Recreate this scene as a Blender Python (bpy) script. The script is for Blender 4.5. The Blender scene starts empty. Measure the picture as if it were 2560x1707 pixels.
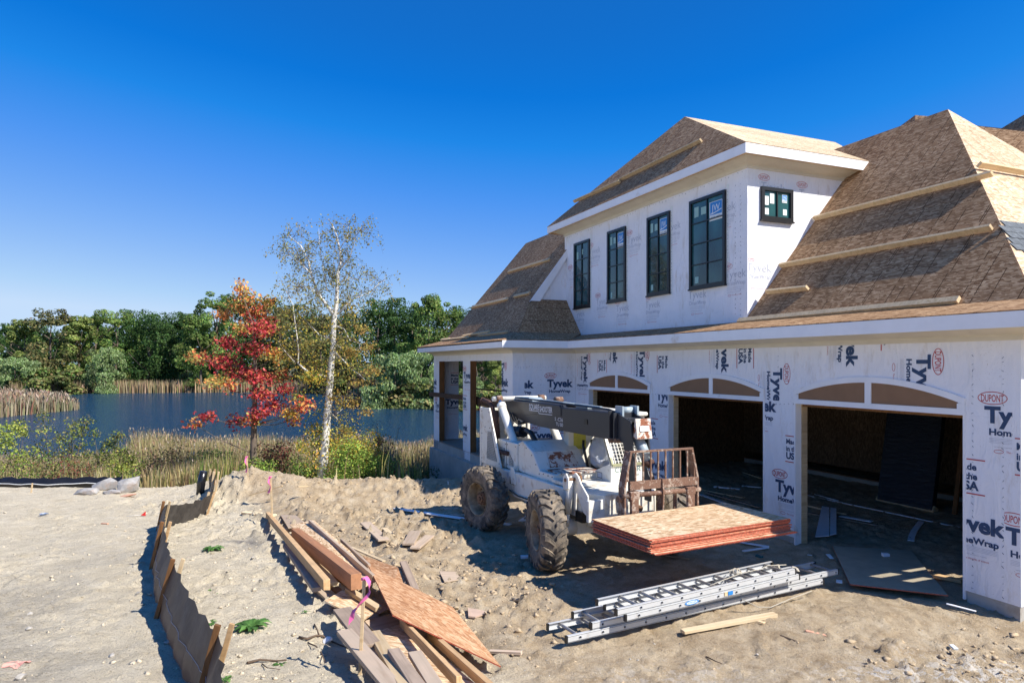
import bpy, bmesh, math, random
import numpy as np
from mathutils import Vector, Matrix
R = math.radians
scene = bpy.context.scene
COL = scene.collection
random.seed(11)
RNG = np.random.default_rng(7)

# ------------------------------------------------------------------ camera
CAM_H = 3.1
cam_d = bpy.data.cameras.new('camera'); cam = bpy.data.objects.new('camera', cam_d); COL.objects.link(cam)
cam.location = (0, 0, CAM_H); cam.rotation_euler = (R(90), 0, 0)
cam_d.sensor_width = 36; cam_d.lens = 36*1695/2560
cam_d.shift_y = 56.5/2560
cam_d.clip_start = .1; cam_d.clip_end = 3000
scene.camera = cam

# ------------------------------------------------------------------ sky and sun
SUN = Vector((.908, -.488, 1.0)).normalized()
SUN_EL = math.asin(SUN.z)
world = bpy.data.worlds.new('World'); scene.world = world; world.use_nodes = True
wn = world.node_tree; wn.nodes.clear()
wo = wn.nodes.new('ShaderNodeOutputWorld'); bg = wn.nodes.new('ShaderNodeBackground')
sky = wn.nodes.new('ShaderNodeTexSky'); sky.sky_type = 'NISHITA'; sky.sun_disc = False
sky.sun_elevation = SUN_EL; sky.sun_rotation = math.atan2(SUN.x, SUN.y)
sky.altitude = 300; sky.air_density = 1.0; sky.dust_density = .25; sky.ozone_density = 4.5
# the sky's own brightness (green channel) graded to the photograph's rendering of a clear autumn sky
spc = wn.nodes.new('ShaderNodeSeparateColor'); wn.links.new(sky.outputs[0], spc.inputs[0])
pw_ = wn.nodes.new('ShaderNodeMath'); pw_.operation = 'POWER'; pw_.inputs[1].default_value = 1.07
ml_ = wn.nodes.new('ShaderNodeMath'); ml_.operation = 'MULTIPLY'; ml_.inputs[1].default_value = .63/5
crp = wn.nodes.new('ShaderNodeValToRGB'); el_ = crp.color_ramp.elements
el_[0].position = .13; el_[0].color = (.010, .11, .42, 1); el_[1].position = 1.0; el_[1].color = (.55, .72, .95, 1)
for _p, _c in ((.225, (.006, .155, .60)), (.262, (.004, .18, .69)), (.31, (.014, .24, .79)), (.40, (.078, .305, .87)), (.566, (.20, .43, .91)), (.86, (.42, .64, .93))):
    _e = el_.new(_p); _e.color = (*_c, 1)
vm_ = wn.nodes.new('ShaderNodeVectorMath'); vm_.operation = 'SCALE'; vm_.inputs['Scale'].default_value = 7.42
wn.links.new(spc.outputs[1], pw_.inputs[0]); wn.links.new(pw_.outputs[0], ml_.inputs[0]); wn.links.new(ml_.outputs[0], crp.inputs[0]); wn.links.new(crp.outputs[0], vm_.inputs[0]); wn.links.new(vm_.outputs[0], bg.inputs[0])
bg.inputs[1].default_value = .09
wn.links.new(bg.outputs[0], wo.inputs[0])
sl = bpy.data.lights.new('sun', 'SUN'); sl.energy = 4.9; sl.angle = R(.5); sl.color = (1, .94, .85)
so = bpy.data.objects.new('sun', sl); COL.objects.link(so); so.rotation_euler = SUN.to_track_quat('Z', 'Y').to_euler()
so.location = (30, -20, 40)
scene.view_settings.view_transform = 'Standard'; scene.view_settings.look = 'None'
scene.view_settings.exposure = .62; scene.view_settings.gamma = 1
scene.view_settings.use_curve_mapping = False
scene.render.engine = 'CYCLES'

# ------------------------------------------------------------------ object helpers
def link(o, parent=None):
    COL.objects.link(o)
    if parent is not None: o.parent = parent
    return o
def tag(o, label=None, cat=None, group=None, kind=None):
    if label: o['label'] = label
    if cat: o['category'] = cat
    if group: o['group'] = group
    if kind: o['kind'] = kind
    return o
def empty(name, loc=(0, 0, 0), rz=0, label=None, cat=None, group=None, rot=None):
    o = bpy.data.objects.new(name, None); o.empty_display_size = .2
    o.location = loc; o.rotation_euler = rot if rot else (0, 0, rz)
    link(o); return tag(o, label, cat, group)
def npmesh(name, V, F, mats, cols=None, smooth=False, parent=None):
    """V (n,3), F (m,k) with constant k"""
    V = np.asarray(V, dtype=np.float32); F = np.asarray(F, dtype=np.int32)
    me = bpy.data.meshes.new(name)
    me.vertices.add(len(V)); me.vertices.foreach_set('co', V.ravel())
    m, k = F.shape
    me.loops.add(m*k); me.loops.foreach_set('vertex_index', F.ravel())
    me.polygons.add(m); me.polygons.foreach_set('loop_start', np.arange(0, m*k, k, dtype=np.int32))
    me.polygons.foreach_set('loop_total', np.full(m, k, dtype=np.int32))
    if smooth: me.polygons.foreach_set('use_smooth', np.ones(m, dtype=bool))
    me.update(calc_edges=True)
    if cols is not None:
        a = me.color_attributes.new('Col', 'FLOAT_COLOR', 'POINT')
        c = np.ones((len(V), 4), dtype=np.float32); c[:, :3] = cols
        a.data.foreach_set('color', c.ravel())
    for mt in (mats if isinstance(mats, (list, tuple)) else [mats]): me.materials.append(mt)
    o = bpy.data.objects.new(name, me)
    return link(o, parent)

class MB:
    def __init__(s): s.bm = bmesh.new(); s.mi = 0
    def _f(s, vs, smooth=False):
        try:
            f = s.bm.faces.new(vs); f.material_index = s.mi; f.smooth = smooth; return f
        except ValueError: return None
    def hexa(s, P):   # 8 corners: bottom 4 ccw, top 4 ccw
        v = [s.bm.verts.new(p) for p in P]
        for q in ((3, 2, 1, 0), (4, 5, 6, 7), (0, 1, 5, 4), (1, 2, 6, 5), (2, 3, 7, 6), (3, 0, 4, 7)): s._f([v[i] for i in q])
        return s
    def box(s, x0, x1, y0, y1, z0, z1):
        if x0 > x1: x0, x1 = x1, x0
        if y0 > y1: y0, y1 = y1, y0
        if z0 > z1: z0, z1 = z1, z0
        return s.hexa([(x0, y0, z0), (x1, y0, z0), (x1, y1, z0), (x0, y1, z0), (x0, y0, z1), (x1, y0, z1), (x1, y1, z1), (x0, y1, z1)])
    def beam(s, p0, p1, w, h, up=(0, 0, 1)):
        p0 = Vector(p0); p1 = Vector(p1); d = (p1-p0).normalized(); up = Vector(up)
        sd = d.cross(up).normalized(); u = sd.cross(d).normalized()
        a = sd*w/2; b = u*h/2
        return s.hexa([p0-a-b, p0+a-b, p1+a-b, p1-a-b, p0-a+b, p0+a+b, p1+a+b, p1-a+b])
    def cyl(s, p0, p1, r0, r1=None, n=14, cap=True, smooth=True):
        r1 = r0 if r1 is None else r1
        p0 = Vector(p0); p1 = Vector(p1); d = (p1-p0).normalized()
        a = d.orthogonal().normalized(); b = d.cross(a)
        A = []; B = []
        for i in range(n):
            t = 2*math.pi*i/n; q = a*math.cos(t)+b*math.sin(t)
            A.append(s.bm.verts.new(p0+q*r0)); B.append(s.bm.verts.new(p1+q*r1))
        for i in range(n):
            j = (i+1) % n; s._f([A[i], A[j], B[j], B[i]], smooth)
        if cap: s._f(A[::-1]); s._f(B)
        return s
    def tube(s, pts, r, n=8, smooth=True):
        pts = [Vector(p) for p in pts]; rings = []
        rr = r if isinstance(r, (list, tuple)) else [r]*len(pts)
        ref = None
        for i, p in enumerate(pts):
            d = (pts[min(i+1, len(pts)-1)]-pts[max(i-1, 0)]).normalized()
            if ref is None: ref = d.orthogonal().normalized()
            a = (ref-d*ref.dot(d)); a = a.normalized() if a.length > 1e-5 else d.orthogonal().normalized(); ref = a
            b = d.cross(a)
            rings.append([s.bm.verts.new(p+(a*math.cos(2*math.pi*k/n)+b*math.sin(2*math.pi*k/n))*rr[i]) for k in range(n)])
        for A, B in zip(rings, rings[1:]):
            for k in range(n): s._f([A[k], A[(k+1) % n], B[(k+1) % n], B[k]], smooth)
        s._f(rings[0][::-1]); s._f(rings[-1]); return s
    def prism(s, poly, f0, f1):   # f0,f1 map 2d->3d for the two sides
        A = [s.bm.verts.new(f0(*p)) for p in poly]; B = [s.bm.verts.new(f1(*p)) for p in poly]
        s._f(A[::-1]); s._f(B); n = len(poly)
        for i in range(n): s._f([A[i], A[(i+1) % n], B[(i+1) % n], B[i]])
        return s
    def prismy(s, poly, y0, y1): return s.prism(poly, lambda x, z: (x, y0, z), lambda x, z: (x, y1, z))
    def prismx(s, poly, x0, x1): return s.prism(poly, lambda y, z: (x0, y, z), lambda y, z: (x1, y, z))
    def prismz(s, poly, z0, z1): return s.prism(poly, lambda x, y: (x, y, z0), lambda x, y: (x, y, z1))
    def slab(s, pts, th):   # planar polygon of 3d points, thickness downwards along its normal
        P = [Vector(p) for p in pts]; n = Vector((0, 0, 0))
        for i in range(len(P)): n += P[i].cross(P[(i+1) % len(P)])
        n.normalize()
        if n.z < 0: P = P[::-1]; n = -n
        A = [s.bm.verts.new(p-n*th) for p in P]; B = [s.bm.verts.new(p) for p in P]
        s._f(A[::-1]); s._f(B); k = len(P)
        for i in range(k): s._f([A[i], A[(i+1) % k], B[(i+1) % k], B[i]])
        return s
    def build(s, name, mats, parent=None, bevel=0, seg=1, recalc=True):
        if recalc: bmesh.ops.recalc_face_normals(s.bm, faces=s.bm.faces)
        if bevel:
            es = [e for e in s.bm.edges if len(e.link_faces) == 2 and e.calc_face_angle(0) > .5]
            bmesh.ops.bevel(s.bm, geom=es, offset=bevel, segments=seg, affect='EDGES', clamp_overlap=True)
        me = bpy.data.meshes.new(name); s.bm.to_mesh(me); s.bm.free()
        for m in (mats if isinstance(mats, (list, tuple)) else [mats]): me.materials.append(m)
        return link(bpy.data.objects.new(name, me), parent)

# ------------------------------------------------------------------ numpy noise
_G = RNG.random((512, 512)).astype(np.float32)
def vnoise(x, y):
    xi = np.floor(x).astype(int); yi = np.floor(y).astype(int); fx = x-xi; fy = y-yi
    fx = fx*fx*(3-2*fx); fy = fy*fy*(3-2*fy)
    a = _G[xi % 512, yi % 512]; b = _G[(xi+1) % 512, yi % 512]; c = _G[xi % 512, (yi+1) % 512]; d = _G[(xi+1) % 512, (yi+1) % 512]
    return (a*(1-fx)+b*fx)*(1-fy)+(c*(1-fx)+d*fx)*fy-.5
def fbm(x, y, s, o=4, g=.5):
    r = 0; a = 1.
    for k in range(o): r = r+a*vnoise(x*s*2**k+17.3*k, y*s*2**k-9.1*k); a *= g
    return r
def sm(a, b, x): t = np.clip((x-a)/(b-a), 0, 1); return t*t*(3-2*t)
def gauss(x, y, cx, cy, sx, sy, a=0):
    c, s_ = math.cos(a), math.sin(a); dx = x-cx; dy = y-cy
    return np.exp(-((dx*c+dy*s_)/sx)**2-((-dx*s_+dy*c)/sy)**2)

# ------------------------------------------------------------------ materials
def nt(name):
    m = bpy.data.materials.new(name); m.use_nodes = True; t = m.node_tree
    b = t.nodes['Principled BSDF']; return m, t, b
def nd(t, typ, **k):
    n = t.nodes.new(typ)
    for a, v in k.items():
        if a.startswith('i_'):
            key = a[2:]; key = int(key) if key.isdigit() else key
            n.inputs[key].default_value = v
        else: setattr(n, a, v)
    return n
def ramp(t, fac, stops, interp='LINEAR'):
    r = t.nodes.new('ShaderNodeValToRGB'); r.color_ramp.interpolation = interp
    e = r.color_ramp.elements
    while len(e) > 1: e.remove(e[-1])
    e[0].position = stops[0][0]; e[0].color = (*stops[0][1], 1) if len(stops[0][1]) == 3 else stops[0][1]
    for p, c in stops[1:]:
        x = e.new(p); x.color = (*c, 1) if len(c) == 3 else c
    t.links.new(fac, r.inputs[0]); return r.outputs[0]
def mixc(t, fac, a, b, mode='MIX'):
    n = t.nodes.new('ShaderNodeMix'); n.data_type = 'RGBA'; n.blend_type = mode
    for s_, v in ((n.inputs[0], fac), (n.inputs[6], a), (n.inputs[7], b)):
        if isinstance(v, (int, float)): s_.default_value = v
        elif isinstance(v, tuple): s_.default_value = (*v, 1) if len(v) == 3 else v
        else: t.links.new(v, s_)
    return n.outputs[2]
def coords(t, scale=(1, 1, 1), rot=(0, 0, 0), kind='Object', loc=(0, 0, 0)):
    tc = t.nodes.new('ShaderNodeTexCoord'); mp = nd(t, 'ShaderNodeMapping')
    mp.inputs['Scale'].default_value = scale; mp.inputs['Rotation'].default_value = rot; mp.inputs['Location'].default_value = loc
    t.links.new(tc.outputs[kind], mp.inputs[0]); return mp.outputs[0]
def noise_(t, vec, scale, detail=3, rough=.6, dist=0):
    n = nd(t, 'ShaderNodeTexNoise'); n.inputs['Scale'].default_value = scale; n.inputs['Detail'].default_value = detail
    n.inputs['Roughness'].default_value = rough; n.inputs['Distortion'].default_value = dist
    if vec is not None: t.links.new(vec, n.inputs['Vector'])
    return n.outputs[0]
def bump_(t, b, h, strength=.4, dist=.01):
    n = nd(t, 'ShaderNodeBump'); n.inputs['Strength'].default_value = strength; n.inputs['Distance'].default_value = dist
    t.links.new(h, n.inputs['Height']); t.links.new(n.outputs[0], b.inputs['Normal'])
def sc(c, k): return tuple(min(1, x*k) for x in c)
def mat(name, c, rough=.7, var=.12, scale=6, bump=.0, bs=40, metal=0, dirt=None, dscale=3, dth=(.5, .7), spec=.5):
    m, t, b = nt(name); b.inputs['Roughness'].default_value = rough; b.inputs['Metallic'].default_value = metal
    b.inputs['Specular IOR Level'].default_value = spec
    v = coords(t); n = noise_(t, v, scale, 4)
    o = ramp(t, n, [(.3, sc(c, 1-var)), (.7, sc(c, 1+var))])
    if dirt:
        d = noise_(t, v, dscale, 6, .7, .3)
        f = ramp(t, d, [(dth[0], (0, 0, 0)), (dth[1], (1, 1, 1))]); o = mixc(t, f, o, dirt)
    t.links.new(o, b.inputs['Base Color'])
    if bump: bump_(t, b, noise_(t, v, bs, 4), bump, .01)
    return m
def wood(name, c, c2=None, rough=.75, axis=0, rings=22, stain=None):
    """sawn timber with grain along the local axis"""
    m, t, b = nt(name); b.inputs['Roughness'].default_value = rough; b.inputs['Specular IOR Level'].default_value = .25
    sc_ = [rings]*3; sc_[axis] = .9
    oi = t.nodes.new('ShaderNodeObjectInfo'); tc = t.nodes.new('ShaderNodeTexCoord')
    ad = nd(t, 'ShaderNodeVectorMath', operation='ADD'); ml = nd(t, 'ShaderNodeMath', operation='MULTIPLY'); ml.inputs[1].default_value = 37.
    t.links.new(oi.outputs['Random'], ml.inputs[0]); t.links.new(tc.outputs['Object'], ad.inputs[0]); t.links.new(ml.outputs[0], ad.inputs[1])
    mp = nd(t, 'ShaderNodeMapping'); mp.inputs['Scale'].default_value = sc_; t.links.new(ad.outputs[0], mp.inputs[0])
    n = noise_(t, mp.outputs[0], 1, 5, .6, .8)
    c2 = c2 or sc(c, .62)
    o = ramp(t, n, [(.25, sc(c, 1.12)), (.5, c), (.72, c2)])
    n2 = noise_(t, ad.outputs[0], 3.5, 4)
    o = mixc(t, ramp(t, n2, [(.45, (0, 0, 0)), (.75, (.7, .7, .7))]), o, stain or sc(c, .6))
    hv = nd(t, 'ShaderNodeHueSaturation'); mr = nd(t, 'ShaderNodeMapRange'); mr.inputs[3].default_value = .78; mr.inputs[4].default_value = 1.18
    t.links.new(oi.outputs['Random'], mr.inputs[0]); t.links.new(mr.outputs[0], hv.inputs['Value']); t.links.new(o, hv.inputs['Color'])
    t.links.new(hv.outputs[0], b.inputs['Base Color'])
    bump_(t, b, n, .25, .004); return m
def osb(name, dark, mid, light, lines=None, el=1, wet=None, rnd=True):
    """oriented strand board: overlapping flakes; lines = axis index of rafter chalk lines; el = axis along which flakes run"""
    m, t, b = nt(name); b.inputs['Roughness'].default_value = .8; b.inputs['Specular IOR Level'].default_value = .2
    tc = t.nodes.new('ShaderNodeTexCoord'); oi = t.nodes.new('ShaderNodeObjectInfo')
    src = tc.outputs['Object']
    nz = nd(t, 'ShaderNodeTexNoise'); nz.inputs['Scale'].default_value = 5; t.links.new(src, nz.inputs['Vector'])
    outs = []
    for k, (ang, s_) in enumerate(((.35, 1.0), (-.5, .8), (1.1, .9))):
        mp = nd(t, 'ShaderNodeMapping'); q = [38*s_]*3; q[el] = 13*s_
        mp.inputs['Scale'].default_value = q; mp.inputs['Rotation'].default_value = (ang*.5, ang*.5, ang); mp.inputs['Location'].default_value = (k*3.1, k*1.7, 0)
        t.links.new(src, mp.inputs[0])
        vo = nd(t, 'ShaderNodeTexVoronoi'); vo.inputs['Scale'].default_value = 1; t.links.new(mp.outputs[0], vo.inputs['Vector'])
        sp = nd(t, 'ShaderNodeSeparateColor'); t.links.new(vo.outputs['Color'], sp.inputs[0]); outs.append(sp)
    o1 = ramp(t, outs[0].outputs[0], [(0, dark), (.35, mid), (.75, light), (1, sc(light, 1.25))])
    o2 = ramp(t, outs[1].outputs[0], [(0, sc(dark, .8)), (.5, mid), (1, light)])
    f = ramp(t, outs[2].outputs[1], [(.45, (0, 0, 0)), (.55, (1, 1, 1))])
    o = mixc(t, f, o1, o2)
    fn = noise_(t, src, 90, 3); o = mixc(t, .22, o, ramp(t, fn, [(.3, sc(dark, .8)), (.7, light)]))
    big = noise_(t, src, 1.1, 4); o = mixc(t, ramp(t, big, [(.35, (0, 0, 0)), (.75, (.45, .45, .45))]), o, wet or sc(mid, .62))
    if rnd:
        hv = nd(t, 'ShaderNodeHueSaturation'); mr = nd(t, 'ShaderNodeMapRange'); mr.inputs[3].default_value = .88; mr.inputs[4].default_value = 1.1
        t.links.new(oi.outputs['Random'], mr.inputs[0]); t.links.new(mr.outputs[0], hv.inputs['Value']); t.links.new(o, hv.inputs['Color']); o = hv.outputs[0]
    if lines is not None:
        sx = nd(t, 'ShaderNodeSeparateXYZ'); t.links.new(src, sx.inputs[0])
        for per, ofs in ((.61, 0.1), (.406, .27)):
            md = nd(t, 'ShaderNodeMath', operation='PINGPONG'); md.inputs[1].default_value = per/2
            ad = nd(t, 'ShaderNodeMath', operation='ADD'); ad.inputs[1].default_value = ofs+40
            t.links.new(sx.outputs[lines], ad.inputs[0]); t.links.new(ad.outputs[0], md.inputs[0])
            lt = nd(t, 'ShaderNodeMath', operation='LESS_THAN'); lt.inputs[1].default_value = .006; t.links.new(md.outputs[0], lt.inputs[0])
            gt = nd(t, 'ShaderNodeMath', operation='GREATER_THAN'); gt.inputs[1].default_value = .46
            t.links.new(noise_(t, src, 2.3+per, 3), gt.inputs[0])
            mu = nd(t, 'ShaderNodeMath', operation='MULTIPLY'); t.links.new(lt.outputs[0], mu.inputs[0]); t.links.new(gt.outputs[0], mu.inputs[1])
            o = mixc(t, mu.outputs[0], o, sc(dark, .35))
    t.links.new(o, b.inputs['Base Color']); bump_(t, b, outs[0].outputs[2], .2, .003); return m
def vcol(name, rough=.65, trans=.38, var=True):
    m, t, b = nt(name); b.inputs['Roughness'].default_value = rough; b.inputs['Specular IOR Level'].default_value = .25
    a = nd(t, 'ShaderNodeAttribute', attribute_name='Col')
    out = t.nodes['Material Output']
    t.links.new(a.outputs[0], b.inputs['Base Color'])
    if trans:
        tr = nd(t, 'ShaderNodeBsdfTranslucent'); t.links.new(a.outputs[0], tr.inputs[0])
        mx = nd(t, 'ShaderNodeMixShader'); mx.inputs[0].default_value = trans
        t.links.new(b.outputs[0], mx.inputs[1]); t.links.new(tr.outputs[0], mx.inputs[2]); t.links.new(mx.outputs[0], out.inputs[0])
    return m

M = {}
M['leaf'] = vcol('leaf'); M['blade'] = vcol('blade', .8, .2)
M['bark'] = mat('bark', (.13, .10, .075), .9, .35, 9, .5, 25)
def birch():
    m, t, b = nt('birch_bark'); b.inputs['Roughness'].default_value = .6
    v = coords(t, (3, 3, 14)); n = noise_(t, v, 1, 4, .7, .4)
    o = ramp(t, n, [(.0, (.05, .04, .035)), (.36, (.08, .07, .06)), (.43, (.68, .66, .61)), (1, (.8, .78, .73))])
    t.links.new(o, b.inputs['Base Color']); return m
M['birch'] = birch()
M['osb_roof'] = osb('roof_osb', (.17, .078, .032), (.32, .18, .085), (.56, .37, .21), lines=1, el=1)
M['osb_roof_sunlit'] = osb('roof_osb_side_sunlit', (.40, .25, .13), (.62, .46, .29), (.78, .64, .46), lines=0, el=0, wet=(.5, .36, .22))  # paler copy of the roof board: sunlight on the near slopes put into colour
M['osb'] = osb('osb', (.33, .14, .06), (.52, .27, .13), (.66, .43, .26), el=0)
M['osb_new'] = osb('osb_fresh', (.30, .15, .06), (.62, .43, .25), (.80, .64, .44), el=1, wet=(.5, .33, .18))
M['osb_red'] = mat('osb_edge_red', (.42, .10, .055), .85, .4, 30, .4, 80)
M['osb_shaded'] = osb('osb_interior_shaded', (.07, .04, .02), (.13, .08, .04), (.20, .13, .075), el=2)  # darkened copy of the board: interior shade put into its colour
M['under'] = mat('roof_underlay', (.10, .07, .045), .9)
M['ply'] = mat('dusty_plywood', (.36, .31, .22), .9, .12, 4, .1, 30)
M['pine'] = wood('pine', (.66, .50, .30), (.50, .34, .17), stain=(.48, .36, .22))
M['fresh_pine'] = wood('fresh_pine', (.78, .62, .40), (.66, .46, .25), stain=(.6, .48, .3))
M['orange_wood'] = wood('orange_wood', (.60, .39, .20), (.42, .25, .11), stain=(.40, .26, .14))
M['red_wood'] = wood('red_wood', (.46, .22, .11), (.33, .15, .07), stain=(.30, .17, .10))
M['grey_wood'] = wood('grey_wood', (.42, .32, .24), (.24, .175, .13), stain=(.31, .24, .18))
M['muddy_wood'] = wood('muddy_wood', (.54, .42, .31), (.42, .31, .22), stain=(.48, .39, .29))
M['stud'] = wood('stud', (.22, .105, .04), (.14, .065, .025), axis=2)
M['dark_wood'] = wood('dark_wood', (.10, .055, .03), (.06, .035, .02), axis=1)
M['white_trim'] = mat('white_trim', (.85, .86, .88), .5, .04, 3, dirt=(.55, .45, .32), dscale=1.7, dth=(.62, .80))
M['cream_trim'] = mat('cream_trim', (.66, .61, .50), .6, .06, 3, dirt=(.36, .26, .14), dscale=1.1, dth=(.60, .78))
M['board_brown'] = mat('arch_infill', (.27, .155, .085), .85, .06, 4)
M['concrete'] = mat('concrete', (.42, .40, .36), .9, .14, 2.2, .25, 30, dirt=(.26, .21, .15), dscale=1.5, dth=(.55, .75))
def wrap(name, base):
    m, t, b = nt(name); b.inputs['Roughness'].default_value = .55
    v = coords(t); n = noise_(t, v, 2.2, 5, .6)
    o = ramp(t, n, [(.3, sc(base, .93)), (.7, base)])
    st_ = noise_(t, coords(t, (1, 1, .3)), 3.0, 6, .75)
    o = mixc(t, ramp(t, st_, [(.55, (0, 0, 0)), (.72, (.5, .5, .5))]), o, (.50, .41, .29))
    fl = noise_(t, v, 45, 3, .8); msk = noise_(t, v, 1.6, 2)
    sp = nd(t, 'ShaderNodeMath', operation='MULTIPLY'); t.links.new(ramp(t, fl, [(.64, (0, 0, 0)), (.68, (1, 1, 1))]), sp.inputs[0]); t.links.new(ramp(t, msk, [(.5, (0, 0, 0)), (.62, (1, 1, 1))]), sp.inputs[1])
    o = mixc(t, sp.outputs[0], o, (.32, .22, .12))
    t.links.new(o, b.inputs['Base Color'])
    w = nd(t, 'ShaderNodeTexNoise'); w.inputs['Scale'].default_value = 1; w.inputs['Detail'].default_value = 3; w.inputs['Distortion'].default_value = 1.2
    t.links.new(coords(t, (5, 5, 1.6), (.3, 0, .2)), w.inputs['Vector'])
    bump_(t, b, w.outputs[0], .9, .03); return m
M['wrap'] = wrap('house_wrap', (.87, .88, .92))
M['navy'] = mat('navy_print', (.025, .06, .14), .6, .15, 9)
M['red_print'] = mat('red_print', (.50, .06, .06), .6, .1, 9)
M['grey_print'] = mat('grey_print', (.50, .51, .55), .6, .05, 9)
M['pale_print'] = mat('pale_print', (.52, .55, .62), .6, .05, 9)
M['pale_red'] = mat('pale_red_print', (.60, .22, .22), .6, .05, 9)
M['black_frame'] = mat('window_frame_black', (.012, .013, .015), .35, .1, 5)
def glass():
    m, t, b = nt('window_glass'); b.inputs['Base Color'].default_value = (.012, .05, .06, 1)
    b.inputs['Roughness'].default_value = .04; b.inputs['IOR'].default_value = 1.5; b.inputs['Specular IOR Level'].default_value = .8
    v = coords(t, (1, 1, .4)); n = noise_(t, v, 1.6, 2)
    o = ramp(t, n, [(.35, (.005, .028, .034)), (.7, (.028, .12, .13))]); t.links.new(o, b.inputs['Base Color']); return m
M['glass'] = glass()
M['blue_sticker'] = mat('blue_sticker', (.02, .22, .60), .5, .05)
M['white_paper'] = mat('white_paper', (.75, .80, .80), .6, .03)
M['pale_sticker'] = mat('pale_sticker', (.30, .50, .47), .6, .03)
M['shingle'] = mat('shingle', (.12, .135, .15), .95, .35, 14, .4, 120)
# machine
M['m_white'] = mat('machine_white', (.80, .77, .68), .45, .05, 3, dirt=(.42, .31, .19), dscale=4.5, dth=(.54, .74), bump=.08, bs=12)
M['m_grey'] = mat('boom_grey', (.028, .030, .036), .42, .12, 3, dirt=(.06, .055, .05), dscale=2, dth=(.55, .8))
M['m_blue'] = mat('boom_pale', (.35, .42, .46), .4, .08, 3, dirt=(.3, .26, .2), dscale=5, dth=(.6, .8))
def rust(name, a, c, th):
    m, t, b = nt(name); b.inputs['Roughness'].default_value = .85
    v = coords(t); n = noise_(t, v, 9, 7, .72, .3); n2 = noise_(t, v, 40, 4)
    r_ = ramp(t, n2, [(.3, sc(c, .65)), (.7, sc(c, 1.25))])
    o = mixc(t, ramp(t, n, [(th, (0, 0, 0)), (th+.05, (1, 1, 1))]), a, r_)
    t.links.new(o, b.inputs['Base Color']); bump_(t, b, n, .4, .01); return m
M['rust'] = rust('rusty_steel', (.38, .30, .24), (.19, .105, .07), .42)
M['rust_white'] = rust('rust_on_white', (.66, .60, .52), (.28, .10, .05), .47)
M['rust_dark'] = mat('exhaust_rust', (.085, .045, .035), .9, .3, 12, .3, 60)
M['dust_rubber'] = mat('tyre_rubber', (.055, .05, .046), .85, .3, 7, .4, 60, dirt=(.34, .27, .19), dscale=5, dth=(.40, .70))
M['rim'] = mat('rim', (.42, .34, .22), .7, .2, 5, .2, 30, dirt=(.17, .11, .05), dscale=4, dth=(.38, .58))
M['hub'] = mat('hub_rust', (.20, .11, .06), .85, .35, 20, .4, 70)
M['black'] = mat('black_metal', (.012, .012, .013), .4, .2)
M['chrome'] = mat('chrome', (.75, .77, .8), .15, .05, metal=1)
M['yellow'] = mat('yellow_label', (.62, .56, .08), .6, .1, 20)
M['olive'] = mat('olive_seal', (.30, .30, .17), .6, .1)
M['green_print'] = mat('green_print', (.03, .14, .14), .6, .1)
M['white_print'] = mat('white_print', (.72, .73, .74), .6, .05)
def film():
    m, t, b = nt('clear_plastic'); b.inputs['Base Color'].default_value = (.62, .66, .72, 1); b.inputs['Roughness'].default_value = .22
    n = noise_(t, coords(t, (3, 3, 1)), 5, 4, .6, 1.5); bump_(t, b, n, .9, .05)
    b.inputs['Alpha'].default_value = .8; return m
M['film'] = film()
M['rung'] = mat('rung_aluminium_shaded', (.36, .34, .31), .5, .1, 8, metal=.3)  # darker than the rails: shade on the rungs put into the colour
M['alu'] = mat('ladder_aluminium', (.60, .61, .61), .45, .04, 8, metal=.25, dirt=(.45, .42, .38), dscale=6, dth=(.6, .85))
M['rope'] = mat('rope', (.45, .41, .33), .9, .2, 60)
M['pink'] = mat('pink_ribbon', (.80, .16, .42), .5, .08)
M['red_flag'] = mat('red_flag', (.62, .03, .02), .5, .08)
def fabric():
    m, t, b = nt('silt_fabric'); b.inputs['Roughness'].default_value = .55; b.inputs['Base Color'].default_value = (.045, .04, .037, 1)
    v = coords(t, (1, 1, 1)); n = noise_(t, v, 14, 5, .6); n2 = noise_(t, v, 3, 4)
    o = ramp(t, n, [(.3, (.03, .027, .025)), (.7, (.065, .056, .05))])
    o = mixc(t, ramp(t, n2, [(.45, (0, 0, 0)), (.7, (1, 1, 1))]), o, (.11, .10, .09)); t.links.new(o, b.inputs['Base Color'])
    out = t.nodes['Material Output']; tr = nd(t, 'ShaderNodeBsdfTranslucent'); tr.inputs[0].default_value = (.11, .072, .05, 1)
    mx = nd(t, 'ShaderNodeMixShader'); mx.inputs[0].default_value = .22
    t.links.new(b.outputs[0], mx.inputs[1]); t.links.new(tr.outputs[0], mx.inputs[2]); t.links.new(mx.outputs[0], out.inputs[0])
    bump_(t, b, n2, .5, .03); return m
M['fabric'] = fabric()
M['black_plastic'] = mat('black_plastic', (.012, .012, .014), .25, .2, 5, .4, 6)
M['blue_plastic'] = mat('blue_litter', (.18, .25, .42), .4, .4, 25)
M['stone'] = mat('boulder_stone', (.33, .32, .31), .9, .22, 6, .5, 14, dirt=(.34, .25, .19), dscale=3, dth=(.5, .7))
M['pebble'] = mat('pebble', (.42, .39, .34), .85, .3, 20)
M['salmon'] = mat('marking_paint', (.75, .36, .28), .9, .15, 20)
M['tile'] = mat('broken_tile', (.50, .36, .27), .8, .1)
M['root'] = mat('dry_root', (.11, .075, .05), .9, .3)
M['salmon_wood'] = mat('cedar_strip', (.62, .34, .22), .8, .15)

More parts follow.
